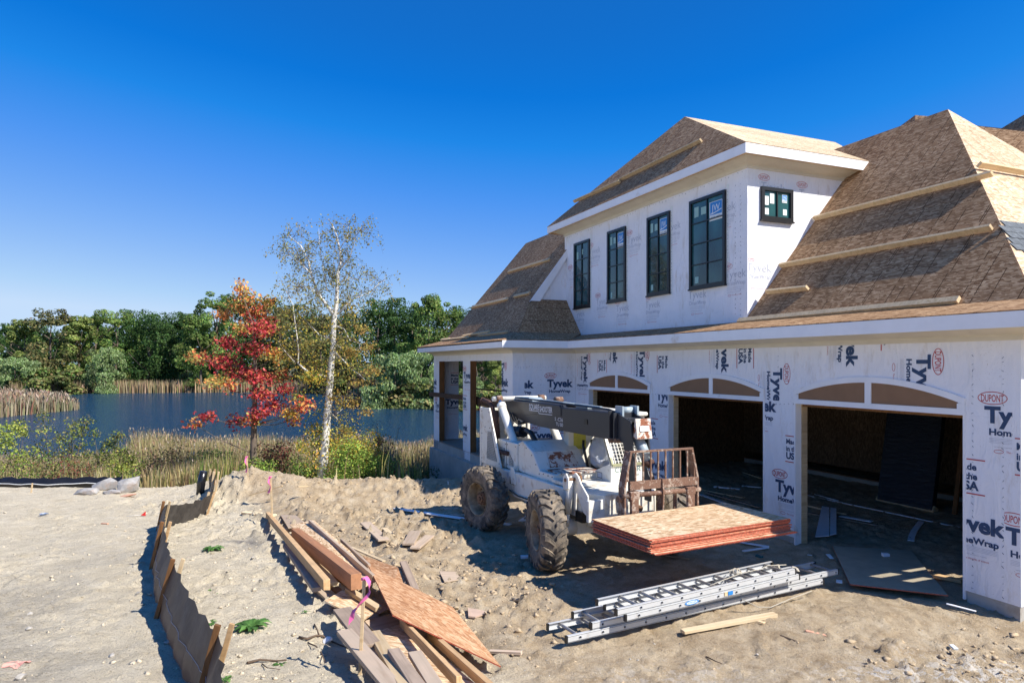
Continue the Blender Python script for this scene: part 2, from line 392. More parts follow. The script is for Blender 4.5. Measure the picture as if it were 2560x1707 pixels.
# ================================================================== TERRAIN
def far_shore(k):
    return np.interp(k, [-1.4, -.76, -.62, -.40, -.27, -.215, -.18, -.1, 0, .3, 1.5], [112, 126, 133, 138, 134, 118, 92, 86, 82, 78, 76])
def gz(X, Y, fine=True):
    X = np.asarray(X, dtype=np.float64); Y = np.asarray(Y, dtype=np.float64)
    toe = -.55-(Y-7.6)*.66
    w = sm(0, 1.5, toe-X)
    L = .42-.056*(Y-5)
    z = w*L - (1-w)*.03*np.clip(Y-14, 0, 8)*sm(1, -3, X)
    z = z-.14*gauss(X, Y, 6.4, 7.6, 1.6, 1.4)
    z = z+.07*gauss(X, Y, 4.6, 8.3, 1.8, .5, .25)
    # heaps and ridges of clods
    z = z+.52*gauss(X, Y, -6.5, 16.6, .95, .7)+.34*gauss(X, Y, -5.2, 16.3, 1.1, .6)
    z = z+.24*gauss(X, Y, -3.6, 17.2, 1.5, .7)+.16*gauss(X, Y, -1.2, 17.3, 1.9, .7)+.14*gauss(X, Y, .6, 16.4, 1.5, .6)
    z = z+.14*gauss(X, Y, -4.3, 14.2, .3, 2.6, .45)+.12*gauss(X, Y, -2.9, 12.4, .25, 1.8, .75)+.12*gauss(X, Y, -1.6, 10.0, .35, 1.2, .5)
    z = z-.22*gauss(X, Y, -1.1, 7.2, .7, .9)
    z = z-.35*gauss(X, Y, -2.4, 15.2, 1.2, .8, .3)*.5
    edge = 18.9+np.clip(X-1.0, 0, 60)*2.2+.5*vnoise(X*.4, Y*0+3.3)
    z = z-1.5*sm(0, 5, Y-edge)-1.3*sm(5, 17, Y-edge)
    # pond
    k = X/np.maximum(Y, 1)
    fs = far_shore(k)+2.0*vnoise(X*.12, Y*.12)
    ns = 39+2*vnoise(X*.15, Y*.15+7)
    inpond = sm(0, 7, Y-ns)*(1-sm(-3, 4, Y-fs))
    # reed spit on the left
    spn = np.interp(k, [-1.5, -.76, -.645, -.62], [60, 71, 83, 88]); spf = np.interp(k, [-1.5, -.76, -.645, -.62], [112, 98, 87, 87])
    spit = sm(0, 4, Y-spn)*(1-sm(-4, 0, Y-spf))*sm(-.625, -.655, k)
    inpond = inpond*(1-spit)
    far = sm(60, 61, Y)*(1-inpond)
    z = np.where(Y > 45, -2.95-1.6*inpond+.7*(1-inpond), z-1.6*inpond)
    z = z+sm(0, 60, Y-fs-2)*1.6*(Y > 60)
    if fine:
        gro = sm(-.22, .25, fbm(X*1.3+Y*.6, Y*.5-X*.3, .9, 3))
        near = (1-sm(22, 40, Y))
        rub = np.clip(gauss(X, Y, -5, 16, 3.2, 2.2)+gauss(X, Y, -2.6, 12.2, 1.9, 3.3, .5)+gauss(X, Y, -.6, 8.9, 1.3, 1.6)+.8*gauss(X, Y, 5.2, 7.0, 1.5, .8)+.5*gauss(X, Y, 0, 17, 4, 1.6)+.30*w, 0, 1)*(.30+.95*gro)
        lft = sm(-3.0, -4.2, X+(Y-7)*.35)*.6
        f1 = fbm(X, Y, .55, 3)*.07+fbm(X+31, Y, 3.1, 5, .66)*(.026*(1-lft)+.042*rub)+fbm(X-7, Y+3, 8.5, 3, .6)*.045*rub
        rd = np.abs(fbm(X+9, Y+4, 7.5, 3, .65)); f1 = f1-rd*(.010+.018*(1-w)+.058*rub)+.010*rub
        st_ = np.clip(fbm(X*1.0, Y*1.0, 7.0, 3, .7)-.16, 0, 1)*((.045+.045*(1-w))*(1-lft)+.20*rub)
        z = z+(f1+st_)*near+(1-near)*fbm(X, Y, .2, 3)*.25
    return z
def g1(x, y): return float(gz(np.array([x]), np.array([y]))[0])
def g0(x, y): return float(gz(np.array([x]), np.array([y]), False)[0])
def ray(u, v, z):       # a point of the photographed view on the level z (photograph pixels)
    Y = (CAM_H-z)*1695/(v-910); return Vector(((u-1280)/1695*Y, Y, z))
def drop(u, v, fine=False):
    z = 0.
    for _ in range(8):
        p = ray(u, v, z); z = (g1 if fine else g0)(p.x, p.y)
    return ray(u, v, z)
def atY(u, v, Y): return Vector(((u-1280)/1695*Y, Y, CAM_H-(v-910)/1695*Y))

def ground_mat():
    m, t, b = nt('soil'); b.inputs['Roughness'].default_value = .95; b.inputs['Specular IOR Level'].default_value = .1
    v = coords(t)
    big = noise_(t, v, .45, 4, .6); mid = noise_(t, v, 3.2, 6, .65, .2); fine = noise_(t, v, 26, 5, .7); gr = noise_(t, v, 120, 2, .7)
    sand = ramp(t, mid, [(.25, (.56, .48, .345)), (.5, (.68, .595, .44)), (.75, (.75, .67, .52))])
    clay = ramp(t, mid, [(.25, (.30, .215, .125)), (.45, (.48, .37, .24)), (.62, (.59, .48, .33)), (.80, (.68, .59, .45))])
    a = nd(t, 'ShaderNodeAttribute', attribute_name='Col'); s_ = nd(t, 'ShaderNodeSeparateColor'); t.links.new(a.outputs[0], s_.inputs[0])
    o = mixc(t, s_.outputs[0], clay, sand)
    # grey gravelly stain on the left lot and dark gravel spot
    gv = ramp(t, fine, [(.3, (.12, .11, .10)), (.6, (.30, .28, .25)), (.8, (.42, .39, .35))])
    o = mixc(t, s_.outputs[1], o, gv)
    o = mixc(t, ramp(t, fine, [(.30, (.6, .6, .6)), (.42, (0, 0, 0))]), o, (.26, .19, .12))
    o = mixc(t, ramp(t, noise_(t, v, 48, 4, .75), [(.55, (0, 0, 0)), (.63, (.55, .55, .55))]), o, (.24, .185, .13))
    o = mixc(t, ramp(t, noise_(t, coords(t, (1, 1, 1), loc=(7, 3, 1)), 70, 3, .7), [(.60, (0, 0, 0)), (.68, (.5, .5, .5))]), o, (.78, .73, .64))
    # white gypsum crumbs
    o = mixc(t, s_.outputs[2], o, mixc(t, ramp(t, noise_(t, v, 9, 5, .7), [(.50, (0, 0, 0)), (.56, (1, 1, 1))]), o, (.78, .76, .72)))
    vo = nd(t, 'ShaderNodeTexVoronoi'); vo.inputs['Scale'].default_value = 34; t.links.new(v, vo.inputs['Vector'])
    pb = ramp(t, vo.outputs['Distance'], [(.10, (1, 1, 1)), (.16, (0, 0, 0))]); sp = nd(t, 'ShaderNodeSeparateColor'); t.links.new(vo.outputs['Color'], sp.inputs[0])
    pm = nd(t, 'ShaderNodeMath', operation='MULTIPLY'); t.links.new(pb, pm.inputs[0]); t.links.new(ramp(t, sp.outputs[0], [(.80, (0, 0, 0)), (.82, (1, 1, 1))]), pm.inputs[1])
    o = mixc(t, pm.outputs[0], o, ramp(t, sp.outputs[1], [(0, (.25, .22, .19)), (1, (.6, .57, .52))]))
    t.links.new(o, b.inputs['Base Color'])
    h = mixc(t, .4, fine, gr); h2 = mixc(t, pm.outputs[0], h, (.8, .8, .8))
    bump_(t, b, h2, 1.0, .055); return m
M['soil'] = ground_mat()
M['bankgrass'] = mat('bank_soil', (.09, .09, .035), .95, .4, .6)
def build_ground():
    ys = [3.2]
    while ys[-1] < 34: ys.append(ys[-1]+max(.026, .0047*ys[-1]))
    while ys[-1] < 1800: ys.append(ys[-1]*1.03+.2)
    xs = list(np.arange(-9.5, 8.5, .042))
    r = [8.5]
    while r[-1] < 1500: r.append(r[-1]+max(.12, (r[-1]-8.2)*.075))
    l = [-9.5]
    while l[-1] > -1500: l.append(l[-1]-max(.10, (-l[-1]-9.2)*.06))
    xs = np.array(l[:0:-1]+xs+r); ys = np.array([-60, -20, 0, 2.]+ys)
    Xg, Yg = np.meshgrid(xs, ys)
    Z = gz(Xg, Yg)
    V = np.stack([Xg.ravel(), Yg.ravel(), Z.ravel()], 1)
    ny, nx = Xg.shape; i = np.arange(ny-1)[:, None]*nx+np.arange(nx-1)[None, :]
    F = np.stack([i, i+1, i+nx+1, i+nx], -1).reshape(-1, 4)
    toe = -.55-(Yg-7.6)*.66
    sand = np.clip(sm(-.3, .9, toe-Xg+.8*fbm(Xg, Yg, .7, 3)), 0, 1)
    grav = .35*np.clip(sm(0, .25, fbm(Xg, Yg*1.6, .5, 4)+.02)*sm(-2.2, -4.5, Xg)*sm(12.5, 9, Yg), 0, 1)*sm(-3, -4, Xg)+.95*gauss(Xg, Yg, -4.5, 11.55, .55, .45)*sm(-.1, .1, fbm(Xg, Yg, 3, 3)+.15)
    white = .62*np.clip(gauss(Xg, Yg, 4.0, 6.7, .9, .25)+gauss(Xg, Yg, 5.3, 7.0, 1.2, .45)+gauss(Xg, Yg, 1.6, 6.8, .8, .3)*.5, 0, 1)
    C = np.stack([sand.ravel(), np.clip(grav, 0, 1).ravel(), white.ravel()], 1)
    o = npmesh('ground', V, F, [M['soil'], M['bankgrass']], C, smooth=True); tag(o, kind='structure')
    mi = np.zeros(len(F), dtype=np.int32); fy = Yg.ravel()[F[:, 0]]; mi[fy > 23] = 1
    o.data.polygons.foreach_set('material_index', mi)
build_ground()

def water():
    m, t, b = nt('pond_water'); b.inputs['Base Color'].default_value = (.008, .040, .085, 1); b.inputs['Roughness'].default_value = .16
    b.inputs['IOR'].default_value = 1.33; b.inputs['Specular IOR Level'].default_value = .5
    v = coords(t, (1.3, 2.2, 1)); n = noise_(t, v, 1.6, 4, .6, .5); n2 = noise_(t, coords(t, (.10, .22, 1)), 1, 3)
    h = mixc(t, .35, n, n2); bump_(t, b, h, 1.0, .6)
    mb = MB(); mb.mi = 0
    mb.bm.faces.new([mb.bm.verts.new(p) for p in ((-400, 30, -2.6), (300, 30, -2.6), (300, 420, -2.6), (-400, 420, -2.6))])
    o = mb.build('pond_water', m); tag(o, kind='structure')
water()

# ================================================================== VEGETATION
def orth(N):
    a = np.where(np.abs(N[:, 2:3]) > .9, np.array([[1., 0, 0]]), np.array([[0., 0, 1]]))
    u = np.cross(N, a); u /= np.linalg.norm(u, axis=1, keepdims=True)+1e-9
    return u, np.cross(N, u)
def leaf_cards(P, N, size, colr, rng, aspect=.6, droop=0):
    """one bent 4-corner leaf (two triangles) for each point"""
    n = len(P); N = N/(np.linalg.norm(N, axis=1, keepdims=True)+1e-9)
    u, v = orth(N); a = rng.random(n)*2*np.pi
    d = u*np.cos(a)[:, None]+v*np.sin(a)[:, None]; e = np.cross(N, d)
    if droop: d = d*(1-droop)+np.array([[0, 0, -1.]])*droop; d /= np.linalg.norm(d, axis=1, keepdims=True)
    s = (size*(.6+.8*rng.random(n)))[:, None]
    V = np.stack([P-d*s*.5, P+e*s*.5*aspect+N*s*.12, P+d*s*.5, P-e*s*.5*aspect+N*s*.12], 1).reshape(-1, 3)
    i = np.arange(n)[:, None]*4
    F = np.concatenate([i+np.array([[0, 1, 2]]), i+np.array([[0, 2, 3]])], 0)
    return V, F, np.repeat(colr, 4, axis=0)
def pal(rng, n, cols, w=None, jit=.18):
    cols = np.array(cols); idx = rng.choice(len(cols), n, p=w)
    return np.clip(cols[idx]*(1+jit*rng.standard_normal((n, 1)))*(1+.06*rng.standard_normal((n, 3))), .004, 1)
def blob_points(rng, centers, radii, n, squash=.75):
    w = radii**2; w = w/w.sum(); idx = rng.choice(len(radii), n, p=w)
    D = rng.standard_normal((n, 3)); D /= np.linalg.norm(D, axis=1, keepdims=True)
    r = radii[idx]*(.55+.5*rng.random(n)**.5)
    P = centers[idx]+D*r[:, None]*np.array([[1, 1, squash]])
    return P, D, idx
def cat(parts):
    V = []; F = []; C = []; o = 0
    for v, f, c in parts: V.append(v); F.append(f+o); C.append(c); o += len(v)
    return np.concatenate(V), np.concatenate(F), np.concatenate(C)
def tree_mesh(seed, H, W, cols, nblob=46, nleaf=11500, leaf=.31, base=.05, shape='round', droop=0):
    rng = np.random.default_rng(seed); cs = []; rs = []
    for _ in range(nblob):
        z = base+(1-base)*rng.random()**.85
        if shape == 'round': wr = math.sqrt(max(0.02, 1-((z-.55)/.5)**2))
        elif shape == 'dome': wr = math.sqrt(max(.02, 1-max(0, (z-.35)/.7)**2))
        else: wr = .5+.5*math.sin(z*3)
        a = rng.random()*6.283; q = wr*(.35+.65*rng.random()**.5)*W*.5*.82
        r = (.085+.085*rng.random())*W*(1.15-.4*z)
        cs.append((q*math.cos(a), q*math.sin(a), min(z*H, H-r*.7))); rs.append(r)
    cs.append((0, 0, H*.86)); rs.append(W*.15)
    cs = np.array(cs); rs = np.array(rs)
    P, D, idx = blob_points(rng, cs, rs, nleaf)
    # sub-clumps so that the outline is ragged
    P = P+.25*rs[idx][:, None]*np.sin(P*np.array([[2.1, 1.9, 2.3]])+rng.random((1, 3))*6)
    N = D+.55*rng.standard_normal(D.shape)+np.array([[0, 0, .35]])
    tone = 1+.28*rng.standard_normal(len(rs))
    C = pal(rng, nleaf, cols)*np.clip(tone[idx], .5, 1.6)[:, None]
    V, F, C = leaf_cards(P, N, leaf, C, rng, .8, droop)
    return V, F, C
def trunk_mb(H, r, seed, lean=0, nl=5, spread=.25):
    rr = random.Random(seed); mb = MB()
    pts = [Vector((lean*z*z*H*.1, 0, z*H)) for z in (0, .15, .35, .6, .85)]
    for p in pts[1:]: p.x += rr.uniform(-.02, .02)*H; p.y += rr.uniform(-.02, .02)*H
    mb.tube(pts, [r*1.3, r, r*.8, r*.5, r*.18], 7)
    for k in range(nl):
        z = rr.uniform(.25, .65); a = rr.random()*6.28; p = Vector((0, 0, z*H)); q = p+Vector((math.cos(a)*spread*H, math.sin(a)*spread*H, H*rr.uniform(.12, .25)))
        mb.tube([p, p.lerp(q, .5)+Vector((0, 0, -.02*H)), q], [r*.5, r*.32, r*.1], 5)
    return mb
G_DK = [(.03, .075, .022), (.05, .11, .028), (.07, .14, .034), (.09, .16, .045)]
G_MD = [(.08, .16, .035), (.13, .22, .05), (.18, .27, .07), (.24, .29, .08)]
G_YL = [(.15, .22, .05), (.24, .29, .08), (.30, .32, .10), (.13, .18, .05)]
G_OL = [(.12, .13, .045), (.19, .18, .07), (.26, .22, .09), (.09, .12, .045)]
G_WI = [(.19, .28, .10), (.27, .36, .15), (.35, .43, .22), (.12, .19, .06)]
G_BR = [(.13, .10, .06), (.17, .13, .085), (.10, .09, .05)]
kinds = {}
for nm, seed, H, W, cols, kw in (
    ('dk0', 1, 15, 12, G_DK, {}), ('dk1', 2, 14, 10, G_DK, dict(nblob=40)), ('dk2', 3, 16, 13, G_DK+G_MD[:1], dict(nblob=52)),
    ('md0', 4, 15, 10, G_MD, dict(nblob=28)), ('md1', 5, 17, 9, G_MD, dict(nblob=40)), ('yl0', 6, 13, 8, G_YL, dict(nblob=24)),
    ('ol0', 7, 12, 9, G_OL, dict(nblob=34, nleaf=6500)), ('wi0', 8, 8, 9, G_WI, dict(nblob=46, nleaf=16000, leaf=.26, shape='dome', base=.03, droop=.8)),
    ('br0', 9, 9, 6, G_BR, dict(nblob=14, nleaf=2600)), ('bu0', 10, 3.6, 6, G_MD+G_OL, dict(nblob=16, nleaf=2200, shape='dome', base=0.02)),
    ('bu1', 12, 3.2, 5.5, G_OL+G_YL, dict(nblob=15, nleaf=2200, shape='dome', base=0.02)), ('bu2', 13, 4.5, 6.5, G_WI+G_OL, dict(nblob=18, nleaf=2600, shape='dome', base=.02, droop=.4))):
    V, F, C = tree_mesh(seed, H, W, cols, **kw)
    cr = npmesh('crown', V, F, M['leaf'], C); tk = trunk_mb(H, H*.018, seed).build('trunk', M['bark'])
    for o in (cr, tk): COL.objects.unlink(o)
    kinds[nm] = (cr.data, tk.data, H)
    bpy.data.objects.remove(cr); bpy.data.objects.remove(tk)
def place_tree(kind, u, Y, top, label, cat_='tree', group='trees on the far bank of the pond', name='deciduous_tree', wide=1.0):
    """u = photograph column, top = photograph row of the crown top"""
    X = (u-1280)/1695*Y; z = g0(X, Y)-.3; H = CAM_H+(910-top)/1695*Y-z
    cr, tk, h0 = kinds[kind]
    e = empty(name, (X, Y, z), random.random()*6.28, label, cat_, group); s_ = H/h0
    e.scale = (s_*wide, s_*wide, s_)
    for n_, d in (('crown', cr), ('trunk', tk)):
        link(bpy.data.objects.new(n_, d), e)
FT = [  # kind, column, distance, top row, label
 ('md0', -60, 150, 800, 'mid green tree cut off by the left edge of the photo'), ('dk1', 30, 158, 812, 'dark round tree at the far left beyond the willow'),
 ('yl0', 62, 140, 800, 'light green feathery tree, second from the left edge'), ('ol0', 125, 139, 775, 'thin olive tree with open tall top at the left'),
 ('dk0', 95, 172, 806, 'dark green crown filling the gap behind the thin olive tree'), ('dk1', 225, 175, 800, 'low dark crown right of the thin olive tree'),
 ('yl0', 196, 141, 792, 'yellow green tree with bare pale trunk beside the light willow'), ('md1', 243, 146, 772, 'tall light green tree, highest of the left group'),
 ('md0', 290, 150, 780, 'mid green tree between the highest left tree and the dark oaks'), ('dk2', 345, 156, 778, 'broad dark oak right of the light green group'),
 ('dk0', 372, 141, 788, 'bright oak in front of the dark wood, crown with a yellow patch'), ('dk2', 425, 158, 784, 'dark dense oak left of the red maple'),
 ('dk0', 465, 160, 786, 'dark dense oak whose crown just meets the tall tree behind the maple'), ('dk1', 405, 143, 815, 'shorter dark tree with low branches over the far reeds'),
 ('md1', 540, 141, 728, 'tallest green tree directly behind the left side of the red maple'), ('dk2', 590, 165, 745, 'dark crown behind the top of the red maple'),
 ('md0', 505, 138, 790, 'mid green tree at the water left of the red maple'), ('dk1', 655, 168, 748, 'dark crown seen between red maple and birch'),
 ('ol0', 700, 142, 770, 'olive autumn tree just left of the birch trunk'), ('dk0', 745, 165, 762, 'dark crown left behind the birch top'),
 ('ol0', 800, 140, 790, 'olive tree hidden behind the birch trunk'), ('dk1', 850, 150, 790, 'dark tree behind the yellow birch leaves'),
 ('dk2', 945, 128, 752, 'dark broad oak right of the birch'), ('dk0', 985, 132, 748, 'dark oak standing second right of the birch'),
 ('dk1', 1030, 125, 768, 'dark crown between the broad oaks and the light tree by the roof'), ('md0', 1072, 118, 742, 'light green tree with visible limbs left of the porch roof'),
 ('md1', 1120, 122, 758, 'light green tree touching the porch roof edge'), ('dk1', 1160, 126, 770, 'dark tree behind the porch roof'),
 ('dk0', 1205, 115, 780, 'dark tree seen through the porch opening'), ('md0', 1250, 112, 780, 'green tree seen through the right porch opening'),
 ('br0', 1190, 96, 880, 'brown leaved tree seen through the porch'), ('yl0', 1238, 92, 900, 'yellow leaved small tree seen through the right porch bay')]
for a in FT: place_tree(*a)
# the wood behind them, one mass
parts = []; rng = np.random.default_rng(91)
for u in range(-120, 1330, 26):
    Yw = 185+rng.random()*30; Xw = (u-1280)/1695*Yw; top = np.interp(u, [-120, 100, 500, 700, 900, 1330], [822, 818, 795, 790, 775, 790])+rng.normal()*8; Hw = CAM_H+(910-top)/1695*Yw+1.0
    cs = np.array([[Xw+rng.normal()*3, Yw+rng.normal()*2, -1+Hw*z_] for z_ in (.15, .3, .45, .6, .72, .85)]); rs = np.array([3.6, 3.6, 3.6, 3.4, 3.0, 2.2])
    Pw, Dw, iw = blob_points(rng, cs, rs, 900); parts.append(leaf_cards(Pw, Dw+.5*rng.standard_normal(Dw.shape), np.full(900, .75), pal(rng, 900, G_DK+G_MD[:1]), rng, .8))
V, F, C = cat(parts); tag(npmesh('far_wood', V, F, M['leaf'], C), 'dark wood closing the view behind the trees of the far bank', 'wood', kind='stuff')
place_tree('wi0', 35, 128, 893, 'silvery rounded willow at the left edge above the reed spit', 'willow', 'willows at the water', 'willow_tree', 1.25)
place_tree('wi0', 262, 134, 868, 'grey green willow below the light green trees', 'willow', 'willows at the water', 'willow_tree', .8)
place_tree('wi0', 985, 90, 883, 'weeping willow over the water right of the birch', 'willow', 'willows at the water', 'willow_tree', 1.0)
place_tree('wi0', 1052, 92, 878, 'weeping willow whose right half is hidden by the porch post', 'willow', 'willows at the water', 'willow_tree', 1.05)
place_tree('wi0', 1180, 88, 940, 'pale willow seen through the left porch opening', 'willow', 'willows at the water', 'willow_tree', 1.0)
place_tree('br0', 905, 98, 925, 'bare grey brown thicket beside the birch across the water', 'shrub', 'shrubs on the far bank', 'bare_thicket', 1.3)
for k, (kd, u, Y, top, lb) in enumerate([('bu0', 115, 130, 925, 'olive bush at the waterline right of the left willow'), ('bu1', 150, 129, 940, 'yellow bush at the foot of the yellow green tree'),
    ('bu0', 190, 133, 925, 'green bush near the left end of the far reeds'), ('bu2', 235, 136, 930, 'grey green bush at the start of the far reed belt'), ('bu0', 320, 141, 935, 'bush above the far reeds left of the dark gap'),
    ('bu1', 375, 143, 937, 'yellowish bush above the middle of the far reeds'), ('bu0', 430, 143, 940, 'green bush above the far reeds near the red maple'), ('bu2', 470, 143, 935, 'bush above the reeds touching the maple crown edge'),
    ('bu0', 540, 142, 932, 'bush behind the red maple trunk'), ('bu1', 620, 142, 935, 'bush across the water right of the maple trunk'), ('bu0', 700, 140, 930, 'bush across the water near the birch'),
    ('bu1', 790, 136, 935, 'bush across the water behind the birch trunk'), ('bu0', 860, 128, 925, 'bush across the water right behind the birch'), ('bu1', 1020, 89, 960, 'yellow green bush under the weeping willow'),
    ('bu2', 1090, 88, 955, 'grey bush at the left porch post'), ('bu2', 1150, 84, 975, 'bush seen low through the left porch opening'), ('bu1', 1215, 84, 975, 'bush seen low through the right porch opening')]):
    place_tree(kd, u, Y, top, lb, 'bush', 'bushes on the far bank', 'bush', 1.15)

def blades(n, xs, ys, h, w, cols, seed, wts=None, zf=None, lean=.25, plume=None):
    rng = np.random.default_rng(seed); X, Y = xs, ys; n = len(X)
    Z = gz(X, Y, False) if zf is None else zf
    H = h*(.6+.6*rng.random(n)); a = rng.random(n)*6.283; L = lean*rng.random(n)*H
    B = np.stack([X, Y, Z-.05], 1); s_ = np.stack([np.cos(a), np.sin(a), 0*a], 1)
    b = rng.random(n)*6.283; D = np.stack([np.cos(b)*L, np.sin(b)*L, H], 1)
    W = (w*(.6+.8*rng.random(n)))[:, None]
    mid = B+D*np.array([[.35, .35, .55]])
    V = np.stack([B-s_*W, B+s_*W, mid+s_*W*.9, mid-s_*W*.9, B+D], 1).reshape(-1, 3)
    i = np.arange(n)[:, None]*5
    F = np.concatenate([i+np.array([[0, 1, 2]]), i+np.array([[0, 2, 3]]), i+np.array([[3, 2, 4]])], 0)
    C = pal(rng, n, cols, wts); C = np.repeat(C, 5, 0)
    parts = [(V, F, C)]
    if plume:
        k = rng.random(n) < plume; T = (B+D)[k]
        parts.append(leaf_cards(T-np.array([[0, 0, .08]]), rng.standard_normal(T.shape), (np.broadcast_to(w, n)[k]*9), pal(rng, len(T), [(.36, .26, .18), (.28, .18, .12), (.42, .34, .26)]), rng, .35, .6))
    return cat(parts)
RC = [(.48, .39, .20), (.36, .28, .13), (.25, .17, .09), (.26, .26, .08), (.18, .21, .06), (.54, .46, .28)]
rng = np.random.default_rng(3)
def scat(n, x0, x1, y0, y1, f=None):
    X = x0+(x1-x0)*rng.random(n); Y = y0+(y1-y0)*rng.random(n)
    if f is not None: k = f(X, Y); X, Y = X[k], Y[k]
    return X, Y
# near marsh: grasses and cat-tails between the building site and the pond
SHR = [(60, 23, 190), (308, 22.5, 100), (170, 23.5, 150), (700, 24, 150), (655, 21.6, 120), (765, 22.2, 130), (860, 22.6, 190), (900, 21.4, 180), (1035, 23, 120), (634, 21.5, 20), (805, 22, 20)]
def clear(X, Y):
    u = 1280+1695*X/Y; k = np.ones(len(X), dtype=bool)
    for su, sy, sw in SHR: k &= ~((np.abs(u-su) < sw*.48) & (Y < sy+.4) & (rng.random(len(X)) > .12))
    k &= ~((u > 1055) & (Y < 26.5)); return X[k], Y[k]
def cone(X, Y): return (X/Y > -.86) & (X/Y < .12)
X, Y = scat(135000, -33, 3, 19.6, 41, lambda x, y: cone(x, y) & (vnoise(x*.5, y*.5) > -.32-.2*(y > 34)))
hh = np.interp(Y, [19.5, 22, 28, 36, 41], [.55, 1.1, 1.6, 1.95, 1.7])*(1+.45*vnoise(X*.35, Y*.35))
X, Y = clear(X, Y); hh = np.interp(Y, [19.5, 22, 28, 36, 41], [.55, 1.2, 1.75, 2.1, 1.8])*(1+.45*vnoise(X*.35, Y*.35))
V, F, C = blades(0, X, Y, hh, np.interp(Y, [19, 40], [.011, .02]), RC, 21, [.17, .24, .22, .15, .10, .12], plume=.16)
tag(npmesh('marsh_grass', V, F, M['blade'], C), 'tall tan and brown marsh grass between the building site and the pond', 'grass', kind='stuff')
X, Y = scat(26000, -30, 3, 19.2, 25, lambda x, y: cone(x, y) & (vnoise(x*.7+5, y*.7) > -.05))
X, Y = clear(X, Y)
V, F, C = blades(0, X, Y, np.full(len(X), .85)*(1+.5*vnoise(X*.8,Y*.8)), .008, [(.14, .22, .045), (.24, .30, .06), (.40, .38, .12), (.12, .14, .04), (.46, .38, .18), (.28, .20, .10)], 22, lean=.35)
tag(npmesh('sedge', V, F, M['blade'], C), 'green and yellow sedge at the edge of the building site', 'grass', kind='stuff')
# far reeds
def farreed(x, y): k = x/y; d = y-far_shore(k); return (d > -1.5) & (d < 6) & (k > -.74) & (k < -.2)
X, Y = scat(60000, -110, -20, 108, 150, farreed)
V, F, C = blades(0, X, Y, 2.4, .08, [(.40, .30, .18), (.32, .24, .14), (.26, .18, .11), (.24, .25, .09), (.18, .21, .07), (.45, .36, .23)], 23, [.36, .2, .16, .08, .04, .16], zf=np.full(len(X), -2.6), lean=.12)
tag(npmesh('reed_bed', V, F, M['blade'], C), 'tan reed belt along the far shore', 'reeds', kind='stuff')
def spitf(x, y):
    k = x/y; a = np.interp(k, [-1.5, -.76, -.645, -.62], [60, 71, 83, 88]); b = np.interp(k, [-1.5, -.76, -.645, -.62], [112, 98, 87, 87])
    return (y > a+.5) & (y < b) & (k < -.638) & (k > -.83)
X, Y = scat(42000, -90, -48, 64, 104, spitf)
V, F, C = blades(0, X, Y, np.interp(X/Y, [-.76, -.66, -.64], [2.2, 1.9, 1.0]), .06, [(.38, .33, .22), (.28, .25, .15), (.20, .21, .10), (.46, .38, .28), (.25, .12, .09)], 24, [.3, .25, .2, .15, .1], zf=np.full(len(X), -2.6), lean=.2, plume=.3)
tag(npmesh('reed_bed', V, F, M['blade'], C), 'reed spit reaching into the pond from the left', 'reeds', kind='stuff')
def redf(x, y): k = x/y; d = y-far_shore(k); return (d > -1.5) & (d < 3) & (((k > -.2) & (k < .05)) | ((k < -.62) & (k > -.72)))
X, Y = scat(26000, -100, 6, 78, 138, redf)
V, F, C = blades(0, X, Y, 1.3, .10, [(.22, .08, .06), (.28, .12, .08), (.25, .2, .1), (.12, .10, .04)], 25, zf=np.full(len(X), -2.6), lean=.5)
tag(npmesh('waterside_weeds', V, F, M['blade'], C), 'low reddish weeds at the waterline under the willows', 'weeds', kind='stuff')

# shrubs in the near marsh: crown of small leaves on stems
def shrub(u, Y, top, wpx, label, cols, n=2600, leaf=.09, name='marsh_shrub', w=None, sparse=False, seed=0, hpx=None):
    X = (u-1280)/1695*Y; z = g0(X, Y)-.1; H = CAM_H+(910-top)/1695*Y-z; W = wpx/1695*Y
    rng = np.random.default_rng(seed+int(u)); nb = 26; n = int(n*1.7)
    cs = []; rs = []
    for _ in range(nb):
        a = rng.random()*6.283; q = rng.random()**.5*W*.42; zz = (.25 if sparse else .08)+.8*rng.random()
        cs.append((q*math.cos(a)*(1.1-.3*zz), q*math.sin(a)*.8, zz*H)); rs.append(W*(.10 if sparse else .17)*(.7+.6*rng.random()))
    cs = np.array(cs); rs = np.array(rs)
    P, D, idx = blob_points(rng, cs, rs, n, .9); P = P+.06*rng.standard_normal(P.shape); P[:, 2] = np.maximum(P[:, 2], .02)
    C = pal(rng, n, cols, w)*np.clip(1+.22*rng.standard_normal(len(rs)), .5, 1.5)[idx][:, None]
    V, F, C = leaf_cards(P, D+.8*rng.standard_normal(D.shape)+np.array([[0, 0, .4]]), np.full(n, leaf), C, rng, .65)
    e = empty(name, (X, Y, z), 0, label, 'shrub', 'shrubs in the near marsh')
    npmesh('foliage', V, F, M['leaf'], C, parent=e)
    mb = MB(); rr = random.Random(seed+int(u))
    for c in cs[::2]:
        p1 = Vector(c); p0 = Vector((c[0]*.12, c[1]*.12, 0)); mb.tube([p0, p0.lerp(p1, .5)+Vector((rr.uniform(-.1, .1), 0, .05)), p1], [.022, .014, .005], 5)
    mb.build('stem', M['bark'], e)
YG = [(.32, .37, .07), (.24, .31, .06), (.44, .44, .10), (.16, .21, .05)]
GG = [(.17, .30, .05), (.28, .42, .07), (.11, .20, .035), (.42, .48, .10)]
RB = [(.26, .07, .06), (.34, .12, .08), (.18, .11, .05), (.14, .16, .05)]
YB = [(.58, .43, .06), (.46, .38, .07), (.32, .34, .07), (.55, .30, .06), (.20, .25, .06)]
shrub(30, 27, 1068, 150, 'leggy yellow green shrub at the left edge over the marsh', YG, 1300, .10, sparse=True)
